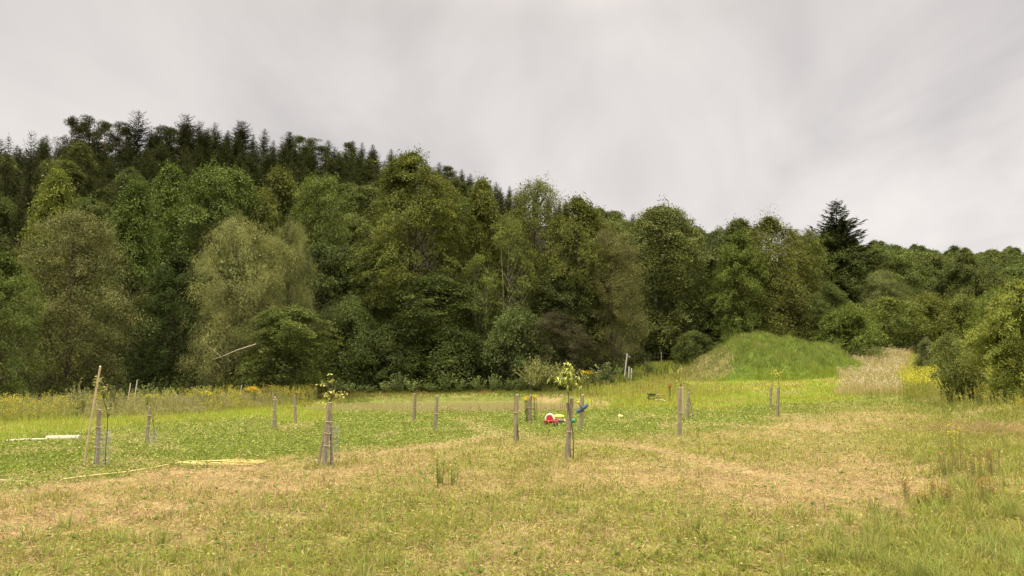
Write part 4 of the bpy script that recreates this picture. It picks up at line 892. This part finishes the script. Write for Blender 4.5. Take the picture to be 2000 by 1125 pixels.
# 11
g, H = stake(1132, 841, 1138, 771, 7, 'grey leaning stake carrying the blue toy plane', 25, tie=(.5,))
sapling(1135, 841, [(1136, 841), (1135, 800), (1134, 755), (1133, 740)], 'thin young tree behind the blue toy plane', [(1134, 738, .3, 30), (1146, 732, .2, 16)], 26, g[1] + .12, .011, (.22, .25, .07), .11, .04, 6)
pg = P(1137, 798, g[1] - .1)
# blue toy plane on the stake: wing, fuselage, propeller
o = empty('toy_plane', pg); ang = math.radians(33); R_ = np.array([[math.cos(ang), 0, -math.sin(ang)], [0, 1, 0], [math.sin(ang), 0, math.cos(ang)]])
mb = MB(); sx = np.linspace(-1, 1, 13); ch = .075 * np.sqrt(1 - (sx * .93) ** 4)
v = []
for s_, c_ in zip(sx, ch):
    for q_ in ((-1, 0), (-.3, .018), (1, 0), (-.3, -.01)): v.append([s_ * .26, q_[1], q_[0] * c_])
v = np.array(v) @ R_.T; f_ = [[4 * i + k, 4 * i + (k + 1) % 4, 4 * i + 4 + (k + 1) % 4, 4 * i + 4 + k] for i in range(12) for k in range(4)]
mb.add(v, f_, (.04, .09, .19)); mb.add(v[:4], [[0, 1, 2, 3]], (.04, .09, .19)); mb.add(v[-4:], [[3, 2, 1, 0]], (.04, .09, .19)); mb.build('wing', M_plain, o)
mb = MB(); d_ = R_ @ np.array([0, 0, 1.0]); tube(mb, [d_ * -.14, d_ * -.05, d_ * .1, d_ * .24], [.018, .03, .024, .008], 8, (.10, .06, .05)); mb.build('fuselage', M_plain, o)
mb = MB(); ellip(mb, d_ * .27, (.05, .03, .05), (.62, .48, .05)); box(mb, d_ * .27, (.17, .01, .035), R_, (.62, .48, .05)); mb.build('propeller', M_plain, o)
tag(o, 'blue winged toy plane fixed to the leaning stake', 'toy plane')
# 12: green bucket hanging beside the leafy sapling
D_ = g[1] - 3.2; pb = P(1118.5, 822, D_); o = empty('toy_bucket', pb)
mb = MB(); n_ = 14; a_ = np.arange(n_) * 6.283 / n_
ra, rb = .10, .062
ring = lambda r_, t: np.stack([np.full(n_, t), r_ * np.cos(a_), r_ * np.sin(a_)], 1)
vv = np.vstack([ring(rb, .09), ring(ra, -.08), ring(ra * .9, -.078), ring(rb * .85, .08)]); tl_ = math.radians(-25); Rr = np.array([[math.cos(tl_), -math.sin(tl_) * .6, 0], [math.sin(tl_) * .6, math.cos(tl_), 0], [0, 0, 1]])
vv = vv @ Rr.T; i = np.arange(3)[:, None] * n_; j = np.arange(n_)[None]; k = (j + 1) % n_
mb.add(vv, np.stack([i + j, i + k, i + n_ + k, i + n_ + j], -1).reshape(-1, 4), (.02, .22, .10)); mb.add(vv[:n_], [list(range(n_))], (.02, .2, .09)); mb.build('bucket_body', M_plain, o)
mb = MB(); a2 = np.linspace(0, math.pi, 9); tube(mb, np.stack([-.08 - .08 * np.sin(a2), .1 * np.cos(a2), .02 + 0 * a2], 1) @ Rr.T, .006, 4, (.02, .3, .16)); mb.build('handle', M_plain, o)
mb = MB(); tube(mb, [[0, 0, .08], [-.03, 0, .35], [-.05, 0, .62]], .004, 4, (.05, .05, .05)); mb.build('cord', M_plain, o)
tag(o, 'small green toy bucket hanging beside the leafy sapling trunk', 'bucket')
# 13: red and white ride-on car, seen from behind, and the cart with yellow top
gc = G(1075, 832); s = gc[1] / F
o = empty('ride_on_car', gc, math.radians(-18)); o.scale = (.88, .88, .88)
W_ = .50
mb = MB(); box(mb, (0, .1, .17), (W_, .62, .13), None, (.42, .035, .045)); box(mb, (0, .42, .25), (W_ * .8, .22, .12), None, (.42, .035, .045)); box(mb, (0, -.24, .24), (W_ * 1.02, .06, .04), None, (.45, .02, .03))
ob = mb.build('body', M_plain, o); bv = ob.modifiers.new('bevel', 'BEVEL'); bv.width = .03; bv.segments = 3
mb = MB(); pr_ = [(-.13, .22), (.13, .22), (.14, .36), (.09, .46), (-.09, .46), (-.14, .36)]
vv = np.array([[x, y, z] for y in (-.12, -.06) for x, z in pr_]); mb.add(vv, [[0, 1, 2, 3, 4, 5]], (.47, .04, .05)); mb.add(vv, [[11, 10, 9, 8, 7, 6]], (.47, .04, .05)); mb.add(vv, [[i, i + 6, (i + 1) % 6 + 6, (i + 1) % 6] for i in range(6)], (.47, .04, .05))
box(mb, (0, .05, .27), (.27, .28, .05), None, (.47, .04, .05)); mb.build('seat', M_plain, o)
mb = MB(); aa = np.linspace(math.radians(-8), math.radians(188), 15); tube(mb, np.stack([.205 * np.cos(aa), np.full(15, -.1), .28 + .25 * np.sin(aa)], 1), .042, 8, (.78, .76, .72)); mb.build('roll_bar', M_plain, o, True)
mb = MB(); aa = np.linspace(0, 6.283, 13); tube(mb, np.stack([.1 * np.cos(aa), .3 + .03 * np.sin(aa), .40 + .09 * np.sin(aa)], 1), .013, 6, (.03, .03, .03)); tube(mb, [[0, .4, .28], [0, .3, .4]], .012, 5, (.03, .03, .03)); mb.build('steering_wheel', M_plain, o)
for x in (-.25, .25):
    for y in (-.14, .36):
        mb = MB(); tube(mb, [[x - .035, y, .09], [x + .035, y, .09]], .09, 12, (.03, .03, .035)); wh = mb.build('wheel', M_plain, o)
        mb = MB(); tube(mb, [[x - .04, y, .09], [x + .04, y, .09]], .04, 10, (.7, .7, .68)); mb.build('hub', M_plain, wh)
tag(o, 'red and white ride on toy car standing in the clover', 'toy car')
gc = G(1091, 830); o = empty('toy_cart', gc, .2)
mb = MB(); ellip(mb, (.02, .1, .33), (.26, .2, .09), (.68, .58, .08), 16, 6, .5); ob = mb.build('canopy', M_plain, o, True); so = ob.modifiers.new('solid', 'SOLIDIFY'); so.thickness = .012
mb = MB(); vv = np.array([[x * w_, y * d__, z] for z, w_, d__ in ((.12, .13, .16), (.25, .19, .22)) for x, y in ((-1, -1), (1, -1), (1, 1), (-1, 1))]); mb.add(vv, [[3, 2, 1, 0], [0, 1, 5, 4], [1, 2, 6, 5], [2, 3, 7, 6], [3, 0, 4, 7], [4, 5, 6, 7]], (.46, .38, .24)); mb.build('tub', M_plain, o)
mb = MB()
for x in (-.15, .17): tube(mb, [[x, .1, .2], [x, .1, .35]], .01, 5, (.08, .07, .06))
tube(mb, [[.12, 0, .16], [.3, -.02, .12], [.42, -.02, .1]], .012, 5, (.08, .08, .08)); mb.build('frame', M_plain, o)
for x, y in ((-.08, -.16), (.16, -.16), (-.08, .16), (.16, .16), (.40, -.02)):
    mb = MB(); tube(mb, [[x, y - .02, .07], [x, y + .02, .07]], .07, 12, (.05, .06, .08)); wh = mb.build('wheel', M_plain, o)
    mb = MB(); tube(mb, [[x, y - .026, .07], [x, y + .026, .07]], .035, 10, (.6, .6, .58)); mb.build('hub', M_plain, wh)
tag(o, 'small toy cart with a domed yellow top beside the red toy car', 'toy cart')
g_ = G(1212, 817); mb = MB(); a_ = np.linspace(0, 6.283, 20, endpoint=False); vv = np.array([[r_ * math.cos(q_), r_ * math.sin(q_), z_] for r_, z_ in ((.12, 0), (.14, .02), (.12, .05), (.05, .06)) for q_ in a_]); i = np.arange(3)[:, None] * 20; j = np.arange(20)[None]; k = (j + 1) % 20
mb.add(vv, np.stack([i + j, i + k, i + 20 + k, i + 20 + j], -1).reshape(-1, 4), (.62, .62, .22)); mb.add(vv[-20:], [list(range(20))], (.62, .62, .22)); o = mb.build('throwing_disc', M_plain, None, True); o.location = g_ + [0, 0, .09]; o.rotation_euler = (.25, .1, 0); tag(o, 'pale yellow plastic disc lying in the clover', 'disc')
mb = MB(); pt = P(1103, 822, gc[1] + .3) - [0, 0, .05]; ellip(mb, pt, (.055, .05, .11), (.72, .72, .5)); tube(mb, [pt + [0, 0, .1], pt + [0, 0, .15]], [.02, .015], 8, (.7, .7, .66)); tag(mb.build('plastic_bottle', M_plain, None, True), 'pale plastic bottle in the clover just left of the leafy sapling stake', 'bottle')
# 15
g, H = stake(1326, 853, 1329, 758, 8, 'nearest and darkest of the three stakes close together at centre right', 27, tie=(.5,))
sapling(1331, 853, [(1331, 853), (1330, 800), (1329, 755), (1327, 728)], 'thin young tree with curled yellow leaf tuft among the three stakes', [(1328, 720, .12, 16), (1325, 742, .16, 14), (1336, 745, .14, 10)], 28, g[1] + .12, .011, (.36, .38, .1), .14, .035, 4, 1.)
g, H = stake(1334, 808, 1333, 756, 5.5, 'pale rear stake of the three close together at centre right', 29, M_newwood, (.5,))
g, H = stake(1342, 821, 1344, 766, 6, 'right hand stake of the three close together, with a slanting prop', 30, tie=(.6,))
stake(1350, 820, 1346, 776, 2.5, 'thin slanting prop beside the right hand one of three stakes', 31, M_wood, (), depth=g[1] + .1, name='wooden_prop')
sapling(1346, 821, [(1346, 821), (1345, 790), (1344, 758)], 'small young tree with dull leaves on the right hand one of three stakes', [(1342, 757, .3, 30), (1351, 762, .2, 14)], 32, g[1] + .12, .011, (.25, .27, .08), .1, .04, 6)
# 16
g, H = stake(1504, 798, 1506, 757, 5, 'farther left stake of the pair in front of the mound', 33, tie=(.5,))
sapling(1506, 798, [(1507, 798), (1508, 765), (1509, 735)], 'young tree with bright yellow crown on the left stake before the mound', [(1509, 722, .32, 60), (1515, 728, .25, 30)], 34, g[1] + .1, .012, (.45, .47, .07), .12, .045, 7)
g, H = stake(1519, 814, 1520, 757, 6.5, 'nearer right stake of the pair in front of the mound', 35, tie=(.4,))
sapling(1521, 814, [(1521, 814), (1522, 765), (1521, 735)], 'young tree with bright yellow crown on the right stake before the mound', [(1524, 724, .26, 46), (1517, 730, .18, 20), (1522, 742, .15, 14)], 36, g[1] - .1, .012, (.46, .48, .08), .12, .045, 7)
# 17: small wooden trestle and toy barrow in the reeds
g_ = G(1291, 780); sc_ = g_[1] / F; o = empty('garden_bench', g_); mb = MB(); box(mb, (0, 0, .34), (16 * sc_, .3, .07), None, (.50, .20, .07)); mb.build('seat', M_plain, o)
for x in (-1, 1): mb = MB(); box(mb, (x * 6 * sc_, 0, .16), (.07, .26, .32), None, (.42, .30, .16)); mb.build('leg', M_plain, o)
tag(o, 'small orange brown bench standing in the reeds right of the pond', 'bench')
g_ = G(1273, 781); o = empty('toy_wheelbarrow', g_, .3); mb = MB(); vv = np.array([[x * w_, y * d__, z] for z, w_, d__ in ((.25, .16, .12), (.46, .30, .22)) for x, y in ((-1, -1), (1, -1), (1, 1), (-1, 1))]); mb.add(vv, [[3, 2, 1, 0], [0, 1, 5, 4], [1, 2, 6, 5], [2, 3, 7, 6], [3, 0, 4, 7]], (.03, .09, .06)); mb.build('tray', M_plain, o)
mb = MB(); [tube(mb, [[-.3, y, .14], [.1, y, .26], [.5, y, .42]], .018, 6, (.55, .55, .5)) for y in (-.12, .12)]; [tube(mb, [[.2, y, .28], [.25, y, .0]], .016, 5, (.55, .55, .5)) for y in (-.12, .12)]; mb.build('frame', M_plain, o)
mb = MB(); tube(mb, [[-.3, -.03, .13], [-.3, .03, .13]], .13, 12, (.04, .04, .04)); mb.build('wheel', M_plain, o); tag(o, 'dark green toy wheelbarrow left of the small bench', 'wheelbarrow')
mb = MB(); a0, b0 = G(1280, 784), G(1300, 786); tube(mb, [a0 + [0, 0, .12], (a0 + b0) / 2 + [0, 0, .16], b0 + [0, 0, .12]], .03, 6, (.6, .55, .42)); tag(mb.build('wooden_pole', M_plain), 'pale pole lying in the grass below the small bench', 'pole')
# 18: red dock spire, yellow flower clumps
def flower_clump(px, base, top, hw, hc, label, name='flowers', D=None, n=14, stemc=(.16, .2, .06), leafc=(.16, .2, .05), hs=.07, nh=16, sr=None, nlf=14, ll=.12, hmin=.85):
    g = G(px, base) if D is None else np.array([Xat(px, D), D, float(terrain(Xat(px, D), D))]); H = P(px, top, g[1])[2] - g[2]; R = hw / F * g[1]; r = np.random.RandomState(int(px)); o = empty(name, g); ms, mh = MB(), MB()
    for i in range(n):
        a = r.uniform(0, 6.283); rr_ = R * math.sqrt(r.rand()); h = H * r.uniform(hmin, 1); e = np.array([math.cos(a) * rr_, math.sin(a) * rr_ * .6, h]); tube(ms, [[e[0] * .5, e[1] * .5, -.05], [e[0] * .8, e[1] * .8, h * .5], e], sr or .006 + .00006 * g[1], 3, stemc, cap=False)
        m = nlf; tt = r.uniform(.1, .95, m)[:, None]; aa = r.uniform(0, 6.283, m); leaves(ms, np.array([e[0] * .5, e[1] * .5, 0]) * (1 - tt) + e * tt, np.stack([np.cos(aa), np.sin(aa), r.uniform(.2, 1, m)], 1), unit(r.normal(size=(m, 3)) + [0, 0, 1]), ll, ll * .3, jit(np.array(leafc), .2, m))
        leaves(mh, e + r.normal(size=(nh, 3)) * [hs, hs, hs * .5], unit(r.normal(size=(nh, 3))), unit(r.normal(size=(nh, 3)) + [0, 0, 1]), hs, hs * .8, jit(np.array(hc), .15, nh))
    ms.build('stems', M_grass, o); mh.build('blossom', M_grass, o); tag(o, label, 'flowers')
flower_clump(496, 0, 757, 13, (.60, .40, .04), 'orange yellow flower clump among the weeds behind the left stakes', D=56, hs=.09, nh=16)
flower_clump(404, 0, 765, 20, (.46, .43, .07), 'lemon yellow goldenrod clump in the weed belt', D=48, hs=.08, nh=12)
flower_clump(300, 0, 770, 18, (.42, .41, .08), 'pale yellow goldenrod clump behind the stake with the thin prop', D=44, hs=.07, nh=9)
flower_clump(1152, 0, 724, 18, (.60, .46, .04), 'yellow flower clump at the bushes behind the second sapling', D=70, hs=.08, nh=12)
flower_clump(1028, 826, 774, 6, (.72, .54, .02), 'bright yellow flowers left of the broad stake top', hs=.05, nh=12, n=8, nlf=5)
flower_clump(1045, 826, 772, 5, (.72, .56, .02), 'bright yellow flowers right of the broad stake top', hs=.05, nh=12, n=6, nlf=5)
flower_clump(1309, 783, 752, 3, (.36, .13, .07), 'rusty red dock spire in the reeds', hs=.06, nh=26, n=5)
flower_clump(30, 0, 778, 24, (.50, .42, .04), 'yellow goldenrod clump at the left edge behind the lying pipe', D=40, hs=.06, nh=10)
# St John's wort going to seed in the right foreground
def wort(px, base, top, hw, hc, label, n=10):
    flower_clump(px, base, top, hw, hc, label, 'wort_plant', None, n, (.30, .24, .12), (.26, .29, .09), .022, 9, .0035, 7, .05, .5)
RU = (.31, .19, .07)
for px, ba, tp, hw, hc, lab in ((1876, 925, 828, 22, (.62, .56, .04), 'tall wort plant with a yellow flowering top at the right'), (1852, 935, 868, 20, RU, 'rusty seeding wort plant left of the yellow topped one'),
    (1905, 940, 880, 24, RU, 'rusty seeding wort plant just right of the yellow topped one'), (1940, 935, 876, 20, RU, 'rightmost rusty seeding wort plant'), (1770, 975, 940, 10, RU, 'small rusty wort plant at the end of the track'),
    (1826, 985, 938, 12, RU, 'low rusty wort plant in the middle of the rusty row'), (1850, 990, 945, 12, RU, 'low rusty wort plant right of the middle one'), (1805, 995, 962, 16, (.40, .24, .06), 'broad low brown wort plant before the rusty row'), (1930, 985, 930, 20, (.36, .2, .07), 'brownish wort plant over the grass tuft at the right')):
    wort(px, ba, tp, hw, hc, lab, max(6, int(hw * .9)))
# tall green weed standing alone in the mown grass
for px, ba, tp, hw, lab in ((858, 952, 880, 5, 'tall green fleabane standing alone in the dry grass, left and taller of two'), (886, 950, 908, 3, 'shorter green fleabane right of the tall one')):
    g = G(px, ba); H = P(px, tp, g[1])[2] - g[2]; mb = MB(); o = empty('weed_plant', g)
    for i in range(6 if hw > 4 else 3):
        a = i * 2.1; e = np.array([math.cos(a) * .09, math.sin(a) * .09, H * (1 - .09 * i)]); tube(mb, [[e[0] * .6, e[1] * .6, -.02], e], .005, 4, (.2, .25, .08)); m = 42; tt = rs.uniform(.1, 1, m)[:, None]; aa = rs.uniform(0, 6.283, m)
        leaves(mb, e * tt, np.stack([np.cos(aa), np.sin(aa), .7 + 0 * aa], 1), unit(rs.normal(size=(m, 3)) + [0, 0, 1]), .085, .018, jit(np.array([.33, .36, .12]), .2, m))
    mb.build('stems', M_grass, o); tag(o, lab, 'weed')
# coarse grass tufts in the right foreground
def tufts(n, x0, x1, y0, y1, lab):
    mb = MB()
    for i in range(n):
        px, py = rs.uniform(x0, x1), rs.uniform(y0, y1); g = G(px, py); m = rs.randint(30, 60); a = rs.uniform(0, 6.283, m); rr_ = rs.rand(m) * .09
        p = g + np.stack([np.cos(a) * rr_, np.sin(a) * rr_, -.02 + 0 * a], 1); blades(mb, p, a + rs.uniform(-.5, .5, m), rs.uniform(.14, .42, m), rs.uniform(.006, .011, m), rs.uniform(.3, 1.1, m), jit(np.array([.28, .32, .085]), .3, m) * rs.uniform(.75, 1.1), True)
    return tag(mb.build('grass_tufts', M_grass), lab, 'grass', kind='stuff')
tufts(110, 1620, 2150, 1000, 1180, 'long coarse green grass tufts in the lower right foreground')
tufts(60, 1780, 2150, 830, 1000, 'long yellowish grass tufts round the wort plants')
tufts(32, -100, 1600, 985, 1170, 'scattered green grass tufts in the near foreground')

# 19: fence at the wood edge
g = np.array([Xat(1219, 76), 76, float(terrain(Xat(1219, 76), 76))])
mb = MB(); tube(mb, [P(1219, 742, 76), P(1225, 690, 76)], .07, 8, (.42, .43, .42)); tag(mb.build('leaning_post', M_plain), 'grey metal pipe leaning at the end of the fence', 'post')
mb = MB(); tube(mb, [P(1222, 712, 76.4), P(1224, 692, 76.4), P(1231, 698, 76.4)], .04, 6, (.35, .36, .35)); tag(mb.build('bent_pipe', M_plain), 'thin bent pipe beside the leaning metal pipe', 'pipe')
for i, px in enumerate((1228, 1233)):
    mb = MB(); tube(mb, [P(px, 740, 75), P(px + .5, 716 + i * 3, 75)], .06, 6, (.55, .54, .5)); tag(mb.build('fence_post', M_plain), ('left' if i == 0 else 'right') + ' one of two short pale posts below the leaning pipe', 'post')
mbw = MB(); fp = []
for i, px in enumerate((1258, 1290, 1325, 1357, 1393)):
    D_ = 88; X_ = Xat(px, D_); z_ = float(terrain(X_, D_)); h_ = 1.25 + .1 * math.sin(i * 2); mb = MB(); tube(mb, [[X_, D_, z_ - .2], [X_ + .04, D_, z_ + h_ * .6], [X_ + .05, D_, z_ + h_]], .07, 6); fp.append(np.array([X_, D_ - .07, z_ + h_]))
    tag(mb.build('fence_post', M_wood), 'short grey fence post in the line at the wood edge left of the mound', 'post', 'fence posts along the wood edge')
for dz in (.15, .6): tube(mbw, [p - [0, 0, dz] for p in fp], .0035, 3, (.3, .3, .28))
tag(mbw.build('fence_wire', M_wire), 'two wires strung between the fence posts at the wood edge', 'wire')
for px, t_, D_, lab in ((472, 752, 55, 'thin pale marker stick in the weeds left of the orange flowers'), (255, 748, 48, 'thin grey stick standing in the weeds right of the leaning pole'), (268, 742, 49, 'taller thin grey stick standing in the weeds')):
    X_ = Xat(px, D_); z_ = float(terrain(X_, D_)); t3 = P(px, t_, D_); mb = MB(); tube(mb, [[X_, D_, z_ - .1], t3], .03, 6, (.5, .48, .42)); tag(mb.build('marker_stick', M_plain), lab, 'stick')

# 21: hose coil and trailing cord
g0 = G(425, 908)
mb = MB(); pts = []
for k in range(6):
    a_ = np.linspace(0, 2 * math.pi, 40, endpoint=False); sx_, sy_ = 1.15 * rs.uniform(.5, 1.05), .5 * rs.uniform(.3, 1.1); ox, oy = rs.uniform(-.12, .12), rs.uniform(-.1, .1)
    x_ = ox + sx_ * np.cos(a_) + .04 * np.sin(5 * a_ + k); y_ = oy + sy_ * np.sin(a_) + .03 * np.sin(4 * a_ + k); pts.append(np.stack([x_, y_, 0.02 + .006 * k + .012 * np.sin(3 * a_ + k)], 1))
pts = np.concatenate(pts); pts[:, 2] += terrain(pts[:, 0] + g0[0], pts[:, 1] + g0[1]) + .03; pts[:, 0] += g0[0]; pts[:, 1] += g0[1]
tube(mb, pts, .009, 6, (.62, .54, .18)); e0 = G(520, 904); tube(mb, [pts[-1], (pts[-1] + e0) / 2 + [0, 0, .05], e0 + [0, 0, .05]], .016, 6, (.62, .54, .18))
tag(mb.build('garden_hose', M_plain, None, True), 'long yellow garden hose lying coiled flat on the grass', 'hose')
mb = MB(); ln = [G(*q_) + [0, 0, .055] for q_ in ((330, 912), (290, 920), (240, 928), (200, 932), (150, 938), (118, 943))]; ln = np.array(ln); s = np.linspace(0, len(ln) - 1, 40); lp = np.stack([np.interp(s, range(len(ln)), ln[:, k]) for k in range(3)], 1); tube(mb, lp, .012, 5, (.62, .52, .22))
tag(mb.build('hose_end', M_plain), 'pale hose end trailing left from the coiled yellow hose', 'hose')
mb = MB(); ln = np.array([G(*q_) + [0, 0, .06] for q_ in ((50, 946), (20, 945), (-30, 944))]); tube(mb, ln, .012, 5, (.6, .54, .3)); tag(mb.build('cord', M_plain), 'short pale cord on the grass at the left edge', 'cord')
# 22: lying pipe
pL, pR = G(92, 860), G(153, 861); mb = MB(); ax = pR - pL; r_ = .12; up_ = np.array([0, 0, .05])
tube(mb, [pL + up_ * .6, pL + ax * .5 + up_ * .8, pR + up_], r_, 14, (.40, .37, .25)); u_ = unit(ax); tube(mb, [pR + up_ - u_ * .06, pR + up_ + u_ * .05], r_ * 1.08, 14, (.42, .39, .28)); tag(mb.build('drain_pipe', M_plain), 'thick whitish pipe lying in the grass at the left', 'pipe')
mb = MB(); a0, b0 = G(12, 865), G(90, 862); tube(mb, [a0 + [0, 0, .05], (a0 + b0) / 2 + [0, 0, .07], b0 + [0, 0, .05]], .045, 9, (.42, .39, .28)); tag(mb.build('thin_pipe', M_plain), 'thinner pale pipe lying left of the thick whitish one', 'pipe')

# twigs and straw heap on the right
mb = MB()
for i in range(700):
    g = np.array([16.8 + rs.normal() * 1.1, 27.5 + rs.normal() * 1.4]); z_ = float(terrain(g[0], g[1])); a = rs.uniform(0, 6.283); l_ = rs.uniform(.2, .7); s_ = np.array([g[0], g[1], z_ + .02]); e = s_ + [math.cos(a) * l_, math.sin(a) * l_, rs.uniform(.02, .22)]
    tube(mb, [s_, e], .006, 3, tuple(np.array([.48, .36, .2]) * rs.uniform(.7, 1.2)), cap=False)
tag(mb.build('straw_heap', M_grass), 'low heap of dry straw and cut stems below the bushes on the right', 'straw', kind='stuff')
